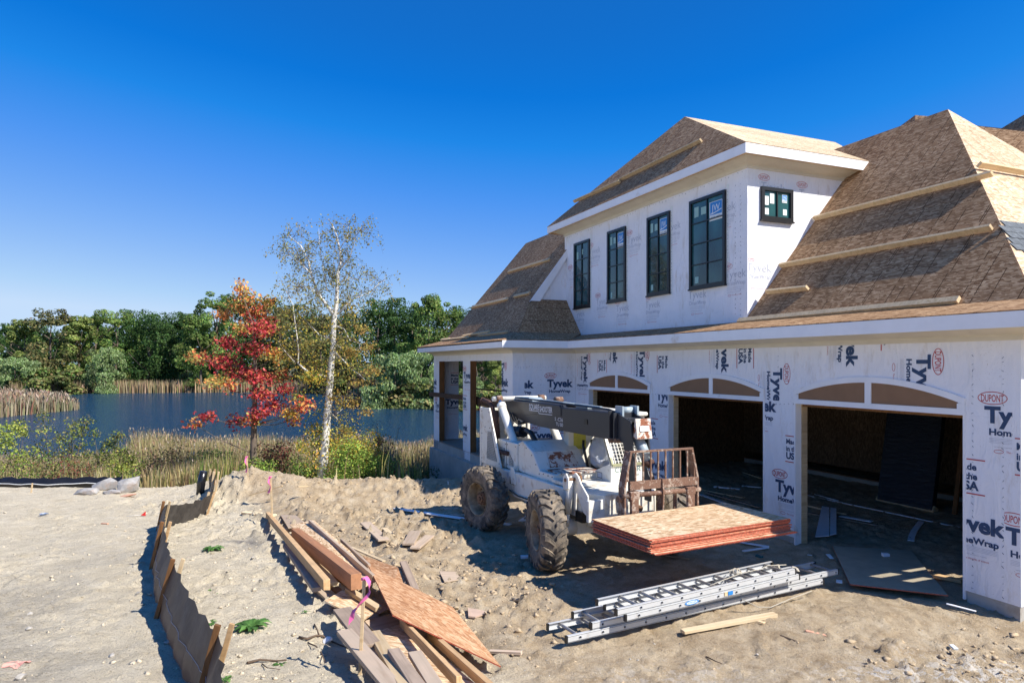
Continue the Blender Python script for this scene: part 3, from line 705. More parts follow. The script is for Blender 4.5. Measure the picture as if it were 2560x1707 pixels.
shrub(150, 29, 1052, 170, 'open shrub with bare grey twigs, second from the left edge', YG+G_OL, 1100, .10, sparse=True)
shrub(265, 27, 1090, 110, 'thin olive shrub between the open shrub and the yellow green bush', G_OL+YG, 900, .09, sparse=True)
shrub(60, 23, 1135, 190, 'low tangled brown and green thicket above the black silt barrier', GG+G_BR, 2000, .07)
shrub(308, 22.5, 1122, 100, 'bright yellow green bush above the boulders', YG, 2300, .075)
shrub(170, 23.5, 1130, 150, 'purple brown bush left of the bright yellow green bush', RB+G_OL, 1900, .07)
shrub(415, 25, 1120, 200, 'brown green mixed bush left of the maple trunk', G_OL+G_BR+RB, 2000, .07)
shrub(545, 25, 1118, 120, 'dull olive bush touching the left of the maple trunk', G_OL+GG, 1700, .07)
shrub(700, 24, 1098, 150, 'dark red leaved bush between maple and birch', RB, 2800, .075)
shrub(655, 21.6, 1150, 120, 'low fresh green bush at the foot of the maple', GG, 1900, .06)
shrub(765, 22.2, 1140, 130, 'dark green bush left of the birch foot', GG+G_DK, 2000, .06)
shrub(860, 22.6, 1070, 215, 'yellow leaved bush right of the birch trunk', YB, 3800, .075)
shrub(905, 21.4, 1118, 200, 'full green bush right of the birch foot', GG, 4200, .065)
shrub(960, 26, 1060, 110, 'bare pinkish grey twiggy bush at the water right of the birch', [(.30, .22, .2), (.24, .19, .17)], 500, .05, sparse=True)
shrub(960, 24, 1100, 60, 'thin red leaved sprig bush left of the porch foundation', [(.38, .07, .07), (.2, .14, .05)], 800, .07, sparse=True)
shrub(1035, 23.0, 1165, 120, 'dark green low bush beside the porch foundation', G_DK+G_OL, 2300, .06)

# ---------------------------------------------------------------- red maple and birch, built limb by limb
def crop2(x, y): return 450+x*.472, 520+y*.472
def limb_pts(pts, Y, dy=0, seed=0):
    rr = random.Random(seed); out = []
    for i, (x, y) in enumerate(pts):
        u, v = crop2(x, y); out.append(atY(u, v, Y+dy*i/(max(1, len(pts)-1))+(rr.uniform(-.05, .05) if i else 0)))
    return out
def maple():
    Y = 21.5; base = atY(*crop2(388, 1490), Y); base.z = g0(base.x, base.y)-.1
    e = empty('red_maple', base, 0, 'young maple in red and orange autumn leaves, left of the birch', 'tree')
    T = [(388, 1490), (388, 1300), (392, 1150), (396, 1000), (398, 850), (396, 700), (380, 600), (345, 500), (322, 410)]
    P = limb_pts(T, Y); mb = MB(); mb.tube([p-base for p in P], [.115, .10, .09, .075, .06, .045, .035, .02, .01], 9); mb.build('trunk', M['bark'], e)
    CL = [(325, 425, 38, 40, 'o'), (360, 480, 75, 42, 'og'), (300, 520, 50, 30, 'og'), (235, 560, 55, 28, 'o'), (390, 555, 80, 45, 'ro'), (455, 500, 45, 35, 'og'), (430, 640, 85, 45, 'r'), (335, 640, 60, 28, 'og'), (480, 600, 40, 30, 'ro'),
          (255, 715, 75, 32, 'r'), (120, 795, 85, 24, 'ro'), (60, 785, 25, 12, 'og'), (240, 815, 100, 32, 'r'), (390, 745, 95, 35, 'r'), (500, 775, 55, 32, 'oy'), (330, 870, 110, 34, 'r'), (190, 920, 85, 20, 'og'), (270, 940, 50, 14, 'ro'), (425, 905, 85, 36, 'r'),
          (540, 885, 45, 25, 'ro'), (565, 960, 45, 18, 'r'), (430, 985, 75, 34, 'r'), (500, 1045, 80, 34, 'r'), (650, 1045, 70, 34, 'ro'), (590, 1085, 55, 28, 'oy'), (140, 1105, 60, 18, 'r'), (75, 1145, 42, 18, 'ro'), (290, 1125, 50, 20, 'r'),
          (375, 1120, 65, 25, 'ro'), (430, 1080, 60, 25, 'r'), (600, 1120, 40, 18, 'ro')]
    K = dict(r=[(.48, .045, .055), (.58, .09, .08), (.34, .035, .04), (.56, .20, .08), (.62, .11, .12)], ro=[(.62, .10, .06), (.70, .26, .09), (.62, .32, .10), (.45, .07, .05), (.36, .30, .09)],
             o=[(.80, .38, .12), (.74, .26, .09), (.62, .42, .12)], og=[(.70, .38, .11), (.38, .38, .10), (.72, .24, .09), (.48, .44, .12)], oy=[(.78, .50, .10), (.8, .32, .09), (.5, .42, .10)])
    rng = np.random.default_rng(77); parts = []; mb = MB(); rr = random.Random(5)
    for (x, y, rx, ry, kk) in CL:
        u, v = crop2(x, y); dpt = rr.uniform(-.55, .55); c = atY(u, v, Y+dpt)-base
        sx = rx*.472/1695*Y; sz = ry*.472/1695*Y; n = int(45+ rx*ry*.085)
        D = rng.standard_normal((n, 3)); D /= np.linalg.norm(D, axis=1, keepdims=True); q = rng.random((n, 1))**.45
        Pp = np.array(c)+D*q*np.array([[sx, min(sx, .6), sz]])
        # leaves grouped in tufts
        tf = Pp[rng.integers(0, n, n)]; Pp = tf*.25+Pp*.75; Pp = np.array(c)+(Pp-np.array(c))*1.18+.09*rng.standard_normal((n, 3))
        parts.append(leaf_cards(Pp, D*.6+rng.standard_normal((n, 3))*.7+np.array([[0, -.2, .7]]), np.full(n, .10), pal(rng, n, K[kk], None, .3), rng, .7, .3))
        # branch from the trunk, rising outwards
        tz = max(.5, c.z-abs(c.x)*.35); k = min(range(len(P)), key=lambda i: abs((P[i]-base).z-tz)); s_ = P[k]-base
        mid = s_.lerp(c, .55)+Vector((0, 0, -.08)); mb.tube([s_, mid, c], [.022, .013, .005], 5)
    V, F, C = cat(parts); npmesh('foliage', V, F, M['leaf'], C, parent=e); mb.build('branch', M['bark'], e)
maple()
def birch_tree():
    Y = 22.0; b0 = crop2(742, 1470); base = atY(*b0, Y); base.z = g0(base.x, base.y)-.1
    e = empty('birch_tree', base, 0, 'tall white barked birch with thin yellowing leaves, right of the maple', 'tree')
    L = [([(742, 1480), (765, 1300), (775, 1150), (790, 1000), (800, 850), (812, 730), (815, 600), (828, 520), (833, 400), (838, 335), (852, 280), (846, 220), (830, 150), (803, 80)], .16, .016, 0),
         ([(812, 560), (750, 480), (722, 430), (695, 350), (680, 275), (640, 200), (590, 160), (560, 130)], .065, .008, .8),
         ([(790, 895), (745, 885), (700, 885), (650, 845), (625, 820), (628, 760), (620, 680), (608, 600), (598, 510), (560, 440)], .05, .005, -.9),
         ([(612, 822), (575, 780), (545, 745), (530, 720)], .025, .004, -.3), ([(795, 690), (740, 675), (700, 630), (660, 590), (642, 540)], .03, .004, .6),
         ([(830, 625), (868, 640), (900, 700), (960, 722)], .03, .004, -.5), ([(818, 760), (860, 800), (905, 850), (950, 880), (982, 912)], .032, .004, -.8),
         ([(800, 700), (850, 740), (880, 800), (895, 840)], .022, .004, .7), ([(788, 1075), (830, 1112), (850, 1150), (872, 1195)], .025, .004, .5), ([(830, 1090), (862, 1062)], .016, .004, .2),
         ([(835, 560), (920, 480), (1000, 450), (1055, 400), (1090, 378)], .03, .003, .8), ([(838, 335), (900, 260), (932, 150), (962, 100)], .028, .004, -.6), ([(846, 220), (890, 140), (895, 60)], .015, .003, .3),
         ([(695, 350), (640, 290), (580, 255), (520, 240)], .022, .003, .5), ([(752, 480), (690, 420), (640, 420), (610, 450)], .02, .003, -.5), ([(780, 440), (760, 330), (740, 200), (735, 110)], .022, .003, .7), ([(833, 400), (900, 370), (950, 385)], .018, .003, .4)]
    mb = MB(); mt = MB(); mw = MB(); rr = random.Random(9); tips = []
    for i, (p, r0, r1, dy) in enumerate(L):
        P = [q-base for q in limb_pts(p, Y, dy, i)]; n = len(P)
        (mb if i == 0 else mt).tube(P, [r0+(r1-r0)*(k/(n-1))**.8 for k in range(n)], 9 if i == 0 else 6)
        for a, b in zip(P, P[1:]):
            for k in range(3):
                q = a.lerp(b, rr.random())
                if i == 0 and q.z < 2.6: continue
                tips.append(q)
    tw = []
    for q in tips:
        for k in range(3):
            d = Vector((rr.uniform(-1, 1), rr.uniform(-1, 1), rr.uniform(-.1, .9))).normalized(); ln = rr.uniform(.35, .95)
            m1 = q+d*ln*.5; m2 = q+d*ln+Vector((0, 0, -.15)); m3 = m2+Vector((d.x*.12, d.y*.12, -rr.uniform(.2, .55)))
            mw.tube([q, m1, m2, m3], [.006, .0045, .003, .0015], 3, False); tw.append((m1, m2, m3))
    rng = np.random.default_rng(5); A = np.array([[tuple(a), tuple(b), tuple(c)] for a, b, c in tw])
    def grow(n, sel, jit, cols, size, w=None):
        idx = rng.choice(len(sel), n); t_ = rng.random((n, 1)); S = A[sel[idx]]
        P = S[:, 1]*(1-t_)+S[:, 2]*t_; P = np.where(rng.random((n, 1)) < .35, S[:, 0]*(1-t_)+S[:, 1]*t_, P)+jit*rng.standard_normal((n, 3))
        return leaf_cards(P, rng.standard_normal((n, 3))+np.array([[0, 0, .5]]), np.full(n, size), pal(rng, n, cols, w), rng, .75, .3)
    z = A[:, 2, 2]; allv = np.arange(len(A))
    OL = [(.34, .31, .09), (.28, .29, .09), (.42, .33, .09), (.21, .21, .08)]
    parts = [grow(5200, allv[z > 6.0], .08, OL, .062), grow(3600, allv[(z <= 6.2)], .16, OL+YB[:3], .072)]
    # fuller hanging yellow foliage of the lower half
    cl = [(560, 560, 60, 60, 0), (540, 640, 60, 60, 0), (680, 720, 70, 60, 0), (900, 560, 80, 45, 0), (960, 640, 60, 40, 1), (880, 520, 60, 30, 0), (900, 760, 90, 45, 1), (1000, 740, 60, 35, 1), (1040, 860, 60, 30, 1), (960, 930, 70, 30, 1), (700, 900, 110, 60, 2), (640, 1000, 60, 45, 2),
          (720, 1180, 80, 60, 2), (820, 1000, 60, 60, 1), (900, 1040, 90, 45, 1), (980, 1080, 60, 30, 1), (560, 800, 45, 60, 2), (720, 820, 60, 40, 2), (880, 1180, 80, 45, 2), (640, 1260, 60, 45, 2), (760, 1240, 70, 45, 2), (1000, 860, 60, 40, 1)]
    for x, y, rx, ry, kk in cl:
        u, v = crop2(x, y); c = np.array(atY(u, v, Y+rr.uniform(-.7, .8))-base); n = int(rx*ry*.050)
        D = rng.standard_normal((n, 3)); D /= np.linalg.norm(D, axis=1, keepdims=True)
        P = c+D*rng.random((n, 1))**.5*np.array([[rx*.472/1695*Y, .7, ry*.472/1695*Y]])
        tf = P[rng.integers(0, n, n)]; P = tf*.5+P*.5+.06*rng.standard_normal((n, 3))
        parts.append(leaf_cards(P, D*.5+rng.standard_normal((n, 3))+np.array([[0, 0, .5]]), np.full(n, .078), pal(rng, n, [OL, [(.38, .24, .07), (.32, .26, .08), (.44, .30, .08)], YB][kk]), rng, .75, .35))
    V, F, C = cat(parts); npmesh('foliage', V, F, M['leaf'], C, parent=e)
    mb.build('trunk', M['birch'], e); mt.build('limb', M['birch'], e); mw.build('twig', M['root'], e)
birch_tree()

# ================================================================== FLAT PRINT (lettering)
_TC = {}
def text2d(s, bold=.02):
    key = (s, bold)
    if key not in _TC:
        cu = bpy.data.curves.new('t', 'FONT'); cu.body = s; cu.size = 1; cu.offset = bold; cu.resolution_u = 3; cu.fill_mode = 'BOTH'
        ob = bpy.data.objects.new('t', cu); COL.objects.link(ob)
        dg = bpy.context.evaluated_depsgraph_get(); me = bpy.data.meshes.new_from_object(ob.evaluated_get(dg))
        V = [(v.co.x, v.co.y) for v in me.vertices]; F = [tuple(p.vertices) for p in me.polygons]
        x0 = min(v[0] for v in V); x1 = max(v[0] for v in V)
        V = [(x-x0, y) for x, y in V]
        bpy.data.objects.remove(ob); bpy.data.meshes.remove(me); bpy.data.curves.remove(cu)
        _TC[key] = (V, F, x1-x0)
    return _TC[key]
class P2:
    def __init__(s): s.V = []; s.F = []; s.I = []; s.L = 0
    def add(s, V, F, mi):
        o = len(s.V); s.L += 1; s.V += [(v[0], v[1], s.L*.00035) for v in V]; s.F += [tuple(i+o for i in f) for f in F]; s.I += [mi]*len(F)
    def text(s, t, x, y, cap, mi=0, w=None, bold=.02, right=False, shear=0):
        V, F, W = text2d(t, bold); k = cap/.70; kx = k if w is None else w/W
        if right: x = x-W*kx
        s.add([(x+a*kx+shear*b*k, y+b*k) for a, b in V], F, mi)
    def rect(s, x0, y0, x1, y1, mi=0): s.add([(x0, y0), (x1, y0), (x1, y1), (x0, y1)], [(0, 1, 2, 3)], mi)
    def ring(s, cx, cy, rx, ry, th, mi, n=36):
        V = []; F = []
        for i in range(n):
            a = 2*math.pi*i/n; c, q = math.cos(a), math.sin(a); V += [(cx+c*rx, cy+q*ry), (cx+c*(rx-th), cy+q*(ry-th))]
        for i in range(n): j = (i+1) % n; F.append((2*i, 2*j, 2*j+1, 2*i+1))
        s.add(V, F, mi)
    def disc(s, cx, cy, rx, ry, mi, n=28): s.add([(cx+math.cos(6.2832*i/n)*rx, cy+math.sin(6.2832*i/n)*ry) for i in range(n)], [tuple(range(n))], mi)
def put_print(name, p2, org, ux, uy, mats, parent, pos=(0, 0), rot=0, clip=None, scale=1):
    """place 2d print on a plane: org + a*ux + b*uy; clip = (a0,a1,b0,b1) in plane units"""
    bm = bmesh.new(); c, s_ = math.cos(rot)*scale, math.sin(rot)*scale
    vs = [bm.verts.new((pos[0]+x*c-y*s_, pos[1]+x*s_+y*c, z)) for x, y, z in p2.V]
    for f, mi in zip(p2.F, p2.I):
        try: q = bm.faces.new([vs[i] for i in f]); q.material_index = mi
        except ValueError: pass
    if clip:
        for co, no in (((clip[0], 0, 0), (-1, 0, 0)), ((clip[1], 0, 0), (1, 0, 0)), ((0, clip[2], 0), (0, -1, 0)), ((0, clip[3], 0), (0, 1, 0))):
            bmesh.ops.bisect_plane(bm, geom=bm.verts[:]+bm.edges[:]+bm.faces[:], plane_co=co, plane_no=no, clear_outer=True)
    if not bm.faces: bm.free(); return None
    org = Vector(org); ux = Vector(ux); uy = Vector(uy)
    nn = ux.cross(uy).normalized()
    for v in bm.verts: v.co = org+ux*v.co.x+uy*v.co.y+nn*v.co.z
    me = bpy.data.meshes.new(name); bm.to_mesh(me); bm.free()
    for m in mats: me.materials.append(m)
    return link(bpy.data.objects.new(name, me), parent)
def brand_block():
    p = P2(); p.ring(0, 0, .185, .085, .011, 1); p.text('DUPONT', -.14, -.045, .09, 1, .28, .012)
    p.text('Tyvek', -.10, -.31, .20, 0, .80, .042); p.text('HomeWrap', -.04, -.47, .080, 0, .66, .036)
    for k in range(4): p.rect(-.04, -.515-.018*k, .60, -.511-.018*k, 2)
    p.text('www.construction.com', .02, -.625, .02, 2, .45, .0); p.ring(.08, -.675, .06, .025, .006, 1); p.text('The miracles of science', .17, -.685, .026, 1, .33, 0)
    return p
def usa_block():
    p = P2(); p.rect(0, .42, .40, .436, 1); p.text('Made', .02, .29, .085, 0, .27, .032); p.text('in the', .02, .165, .085, 0, .28, .032); p.text('USA', .02, .03, .11, 0, .30, .04); p.rect(0, -.03, .40, -.014, 1)
    return p
def drain_block():
    p = P2(); p.ring(0, 0, .15, .07, .009, 1); p.text('DUPONT', -.11, -.035, .07, 1, .22, .01)
    p.text('Tyvek', -.08, -.26, .17, 0, .62, -.005); p.text('DrainWrap', -.04, -.40, .085, 0, .56, 0)
    for k in range(4): p.rect(-.02, -.44-.02*k, .5, -.436-.02*k, 0)
    p.text('building envelope', 0, -.545, .022, 2, .4, 0); p.ring(.07, -.60, .05, .022, .006, 1); p.text('The miracles of science', .14, -.61, .024, 1, .28, 0)
    return p

# ================================================================== HOUSE
HX = math.atan2(.38497, .92294)
house = empty('new_house', (6.014, 9.013, 0), HX, 'unfinished house wrapped in white sheeting with bare board roofs and three arched garage openings', 'house')
FZ0, FZ1 = 3.535, 3.725
def sweep(path, prof, name, mats, off=0, closed=True, bevel=0):
    """prof: polygon of (outward offset, z) swept along plan path (t,s); outward = right hand of the travel direction seen from above"""
    P = [Vector(p) for p in path]; n = len(P); mb = MB(); rings = []
    for i in range(n):
        N = []
        for a, b in ((i-1, i), (i, i+1)):
            if 0 <= a and b < n:
                d = (P[b]-P[a]).normalized(); N.append(Vector((-d.y, d.x)))
        m = N[0] if len(N) == 1 else (N[0]+N[1])/(1+N[0].dot(N[1]))
        rings.append([mb.bm.verts.new((P[i].x+m.x*o, P[i].y+m.y*o, z)) for o, z in prof])
    k = len(prof)
    for A, B in zip(rings, rings[1:]):
        for j in range(k): mb._f([A[j], A[(j+1) % k], B[(j+1) % k], B[j]])
    mb._f(rings[0]); mb._f(rings[-1][::-1])
    return mb.build(name, mats, house, bevel)
PM = [(8.0, -.7), (0, -.7), (0, 10.95), (-1.93, 10.95), (-1.93, 18.62), (4.5, 18.62)]
# travel +s with the house on the +t side: outward (-t) is the left hand of travel
sweep(PM, [(.475, FZ0), (.5, FZ0), (.5, FZ1), (.475, FZ1)], 'fascia', M['white_trim'])
CROWN = [(-.01, 3.40), (.03, 3.40), (.03, 3.45), (.05, 3.455), (.055, 3.47), (.09, 3.48), (.17, 3.50), (.27, 3.535), (.35, 3.56), (.4745, 3.565), (.4745, 3.62), (-.01, 3.62)]
sweep(PM, CROWN, 'crown_moulding', M['cream_trim'])
PD = [(4.6, 4.57), (.43, 4.57), (.43, 12.47), (4.0, 12.47)]
DZ = 3.583
sweep(PD, [(.375, FZ0+DZ), (.40, FZ0+DZ), (.40, FZ1+DZ), (.375, FZ1+DZ)], 'fascia', M['white_trim'])
sweep(PD, [(o*.76, z+DZ-.01) for o, z in CROWN], 'crown_moulding', M['cream_trim'])
sweep(PD, [(.352, FZ0+DZ-.012), (.372, FZ0+DZ-.012), (.372, FZ1+DZ-.02), (.352, FZ1+DZ-.02)], 'subfascia_board', M['orange_wood'])

# walls of the garage front
DOORS = [(-.016, 2.933), (3.643, 6.592), (7.264, 10.215)]
def wbox(t0, t1, s0, s1, z0, z1, name='wall', m='wrap', bev=0): return MB().box(t0, t1, s0, s1, z0, z1).build(name, M[m], house, bev)
HZ = 2.42
wbox(0, .14, -.7, 10.949, HZ, 3.56)
for a, b in ((-.7, DOORS[0][0]), (DOORS[0][1], DOORS[1][0]), (DOORS[1][1], DOORS[2][0]), (DOORS[2][1], 10.949)):
    wbox(0, .14, a, b, .1, HZ-.001)
    wbox(.012, .19, a+.012, b-.012, -.7, .098, 'foundation', 'concrete')
# near side wall with two window openings letting the sun into the garage
for t0, t1, z0, z1 in ((.142, .75, .1, 3.56), (2.15, 8.0, .1, 3.56), (.75, 2.15, .1, 1.5), (.75, 2.15, 2.2, 3.56), (1.3, 1.42, 1.5, 2.2), (.75, 1.3, 1.80, 1.88), (1.42, 2.15, 1.84, 1.92)):
    wbox(t0, t1, -.7, -.56, z0, z1)
wbox(.0, 8.0, -.69, -.50, -.8, .098, 'foundation', 'concrete')
for k in range(18):
    t0 = .2+k*.42
    if not .7 < t0 < 2.1: MB().box(t0, t0+.04, -.558, -.47, .1, 3.3).build('stud', M['stud'], house)
# garage interior
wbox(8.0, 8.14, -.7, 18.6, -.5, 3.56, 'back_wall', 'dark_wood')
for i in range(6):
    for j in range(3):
        MB().box(6.2, 6.212, -.4+i*2.0+.004, 1.6+i*2.0-.004, .36+j*1.0, 1.35+j*1.0-.004).build('wall_panel', M['osb_shaded'], house)
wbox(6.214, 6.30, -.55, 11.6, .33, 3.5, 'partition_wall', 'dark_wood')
wbox(6.2, 6.29, -.55, 11.6, .1, .14, 'sill_plate', 'stud'); wbox(6.23, 6.4, -.55, 11.6, -.3, .099, 'foundation', 'concrete')
wbox(.0, 8.0, 11.2, 11.34, -.3, 3.56, 'partition_wall', 'osb_shaded')
wbox(.14, 8.0, -.56, 11.2, 3.30, 3.32, 'ceiling', 'osb_shaded')
for a in (2.2, 5.4, 8.6):
    MB().box(.15, 6.2, a, a+.09, 3.0, 3.298).build('beam', M['stud'], house)

# arched heads above the garage openings
def arch(s0, s1):
    c = (s0+s1)/2; w = (s1-s0)/2; mb = MB(); N = 20
    zo = lambda x: 2.905-.255*(x/w)**2
    wi = w-.10; zi = lambda x: max(2.50, 2.905-.255*(x/w)**2-.088)
    x0 = -w
    for k in range(N):
        a = -w+2*w*k/N; b = -w+2*w*(k+1)/N
        f = lambda x, z, t: (t, c+x, z)
        lo = lambda x: 2.655-.10 if abs(x) > wi else zi(x)
        P = [(a, zo(a)), (b, zo(b)), (b, zi(b) if abs(b) < w else zi(b)), (a, zi(a))]
        mb.prism(P, lambda x, z: (-.028, c+x, z), lambda x, z: (.0, c+x, z))
    mb.box(-.0275, 0, s0, s0+.10, 2.502, 2.575); mb.box(-.0275, 0, s1-.10, s1, 2.502, 2.575)
    mb.box(-.03, .0, s0-.006, s1+.006, HZ, 2.502)
    mb.box(-.0265, 0, c-.055, c+.055, 2.502, 2.83)
    o = mb.build('arch_trim', M['white_trim'], house)
    for sg in (-1, 1):
        pts = [(sg*.056, 2.503)]+[(sg*(.056+(wi-.056)*k/12), zi(.056+(wi-.056)*k/12)+.004) for k in range(13)]+[(sg*wi, 2.503)]
        pts = [p for i, p in enumerate(pts) if i == 0 or p != pts[i-1]]
        q = MB(); q.prism(pts, lambda x, z: (-.012, c+x, z), lambda x, z: (-.002, c+x, z)); q.build('infill_panel', M['board_brown'], o)
    for s_, sg in ((s0, 1), (s1, -1)):
        a, b = sorted((s_, s_+sg*.03)); MB().box(-.012, .21, a, b, -.02, HZ-.002).build('door_jamb', M['white_trim'], house)
        a, b = sorted((s_+sg*.031, s_+sg*.05)); MB().box(.12, .24, a, b, -.02, HZ-.002).build('door_jamb', M['pine'], house)
    MB().box(.13, .19, s0+.03, s1-.03, HZ-.05, HZ-.001).build('door_header', M['stud'], house)
for a in DOORS: arch(*a)

# dormer storey
DS0, DS1, DT = 4.57, 12.47, .43
WIN = [(10.886, 11.804, 4.735, 6.65), (8.99, 9.89, 4.755, 6.655), (7.095, 8.005, 4.76, 6.655), (5.18, 6.35, 4.75, 6.69)]
MB().box(DT, DT+.14, DS0, DS1, 3.8, 7.2).build('wall', M['wrap'], house)
MB().box(DT+.141, 4.6, DS0, DS0+.14, 3.8, 7.2).build('wall', M['wrap'], house)
MB().box(DT+.141, 4.6, DS1-.14, DS1, 3.8, 7.2).build('wall', M['wrap'], house)
def window(f, a0, a1, z0, z1, cols, rows, fw=.065):
    """f(a,out,z) maps wall coordinates to house coordinates"""
    mb = MB()
    def bx(A0, A1, o0, o1, Z0, Z1, m=mb):
        P = [f(a, o, z) for a in (A0, A1) for o in (o0, o1) for z in (Z0, Z1)]
        xs, ys, zs = zip(*P); m.box(min(xs), max(xs), min(ys), max(ys), min(zs), max(zs)); return m
    bx(a0, a1, 0, .055, z0, z0+fw); bx(a0, a1, 0, .055, z1-fw, z1); bx(a0, a0+fw, 0, .0545, z0+fw, z1-fw); bx(a1-fw, a1, 0, .0545, z0+fw, z1-fw)
    bx(a0-.015, a1+.015, 0, .075, z0-.035, z0-.002)
    root = mb.build('window', M['black_frame'], house)
    w = (a1-a0-2*fw)/cols; h = (z1-z0-2*fw)/rows
    for i in range(1, cols): bx(a0+fw+i*w-.012, a0+fw+i*w+.012, .012, .04, z0+fw, z1-fw, MB()).build('muntin', M['black_frame'], root)
    for j in range(1, rows): bx(a0+fw, a1-fw, .012, .039, z0+fw+j*h-.011, z0+fw+j*h+.011, MB()).build('muntin', M['black_frame'], root)
    for i in range(cols):
        for j in range(rows):
            bx(a0+fw+i*w+(.012 if i else 0), a0+fw+(i+1)*w-(.012 if i < cols-1 else 0), .004, .014, z0+fw+j*h+(.011 if j else 0), z0+fw+(j+1)*h-(.011 if j < rows-1 else 0), MB()).build('pane', M['glass'], root)
    return root
ff = lambda a, o, z: (DT-o, a, z)
WR = [window(ff, *w, 2, 4) for w in WIN]
fs = lambda a, o, z: (a, DS0-o, z)
WS = window(fs, .756, 1.57, 5.985, 6.635, 2, 1, .07)
def sticker(par, org, ux, uy, w, h, tw):
    p = P2(); p.rect(0, 0, w, h, 1); p.rect(w*.05, h*.30, w*.95, h*.97, 0); p.text('JW', w*.17, h*.50, h*.34, 1, w*.62, .0)
    V = []; n = 10
    for k in range(n+1):
        x = w*(.08+.84*k/n); y = h*(.34+.16*(k/n)**1.5); V += [(x, y), (x, y+h*.05)]
    p.add(V, [(2*k, 2*k+2, 2*k+3, 2*k+1) for k in range(n)], 1)
    p.text('JELD-WEN', w*.08, h*.10, h*.11, 2, w*.84, .01)
    put_print('maker_sticker', p, org, ux, uy, [M['blue_sticker'], M['white_paper'], M['navy']], par)
# 2d x runs to the right in the view: towards -s on the front, +t on the side
for k, (w_, r_) in enumerate(zip(WIN, WR)):
    s0, s1, z0, z1 = w_; half = (s1-s0)/2-.065
    if k: sticker(r_, (DT-.020, s0+.065+half*.86, z1-.065-(.50 if k == 3 else .46)), (0, -1, 0), (0, 0, 1), half*.80, .40, 0)
    for q in ([(.30, -.28, .18, .16), (.08, -.30, .14, .22), (.10, -(z1-z0)+.20, .12, .14)] if k else [(.10, -.45, .14, .26), (.5, -.3, .10, .16)]):
        p = P2(); p.rect(q[0]*half*2, q[1], q[0]*half*2+q[2]*half*2, q[1]+q[3], 0)
        put_print('paper_label', p, (DT-.0185, s1-.065, z1-.085), (0, -1, 0), (0, 0, 1), [M['pale_sticker']], r_)
for q in ((.02, .22, .13, .40), (.16, .26, .27, .46), (.02, .03, .13, .16), (.50, .05, .60, .17)):
    p = P2(); p.rect(*q); put_print('paper_label', p, (.826, DS0-.0185, 6.06), (1, 0, 0), (0, 0, 1), [M['white_paper']], WS)
sticker(WS, (1.30, DS0-.020, 6.36), (1, 0, 0), (0, 0, 1), .13, .16, 0)

# ------------------------------------------------------------------ porch wing
wbox(-1.93, -.002, 10.95, 11.08, .15, 3.56)
wbox(-1.92, 0, 10.96, 11.4, -1.2, .148, 'foundation', 'concrete')
wbox(-1.905, 3.8, 11.4, 18.6, -2.2, .25, 'foundation', 'concrete')
wbox(-2.05, -1.907, 10.85, 18.78, -2.4, -.02, 'foundation', 'concrete')
for k in range(4):
    wbox(-1.93, -1.906, 11.42+k*1.8, 11.42+k*1.8+1.785, -.018, .249, 'foundation_block', 'concrete')
wbox(-1.93, 3.9, 11.41, 18.62, .252, .285, 'deck', 'grey_wood')
for s0, s1 in ((10.95, 11.75), (14.47, 15.18), (17.93, 18.62)):
    c_ = MB().box(-1.924, -1.72, s0+(.131 if s0 < 11 else 0), s1, .29, 3.2).build('porch_post', M['stud'], house)
    MB().box(-1.93, -1.9245, s0+(.131 if s0 < 11 else -.004), s1+.003, .02, 3.2).build('wrap_sheet', M['wrap'], c_)
wbox(-1.93, -1.72, 11.081, 18.62, 3.2, 3.42, 'porch_beam', 'wrap')
wbox(-1.72, 4.0, 11.4, 18.6, 3.3, 3.33, 'ceiling', 'osb_shaded')
for (t0, t1, s0, s1, z1, m) in ((-1.715, -1.03, 18.38, 18.45, 3.3, 'wrap'), (3.6, 3.8, 11.4, 12.6, 3.3, 'stud'), (3.6, 3.8, 18.2, 18.6, 3.3, 'stud'), (.9, 1.05, 18.45, 18.6, 3.3, 'stud'), (3.6, 3.8, 15.4, 15.7, 3.3, 'stud')):
    MB().box(t0, t1, s0, s1, .29, z1).build('porch_post', M[m], house)
for a, b, w, h in (((-2.0, 18.95, 1.97), (-1.62, 14.6, 1.97), .04, .16), ((-1.6, 15.4, 2.0), (-.3, 12.0, 1.75), .25, .05), ((-1.0, 18.4, 2.22), (-.6, 11.1, 2.22), .04, .05), ((-1.66, 14.9, 1.9), (-1.66, 11.8, 1.9), .04, .2)):
    MB().beam(a, b, w, h).build('brace_board', M['dark_wood'], house)

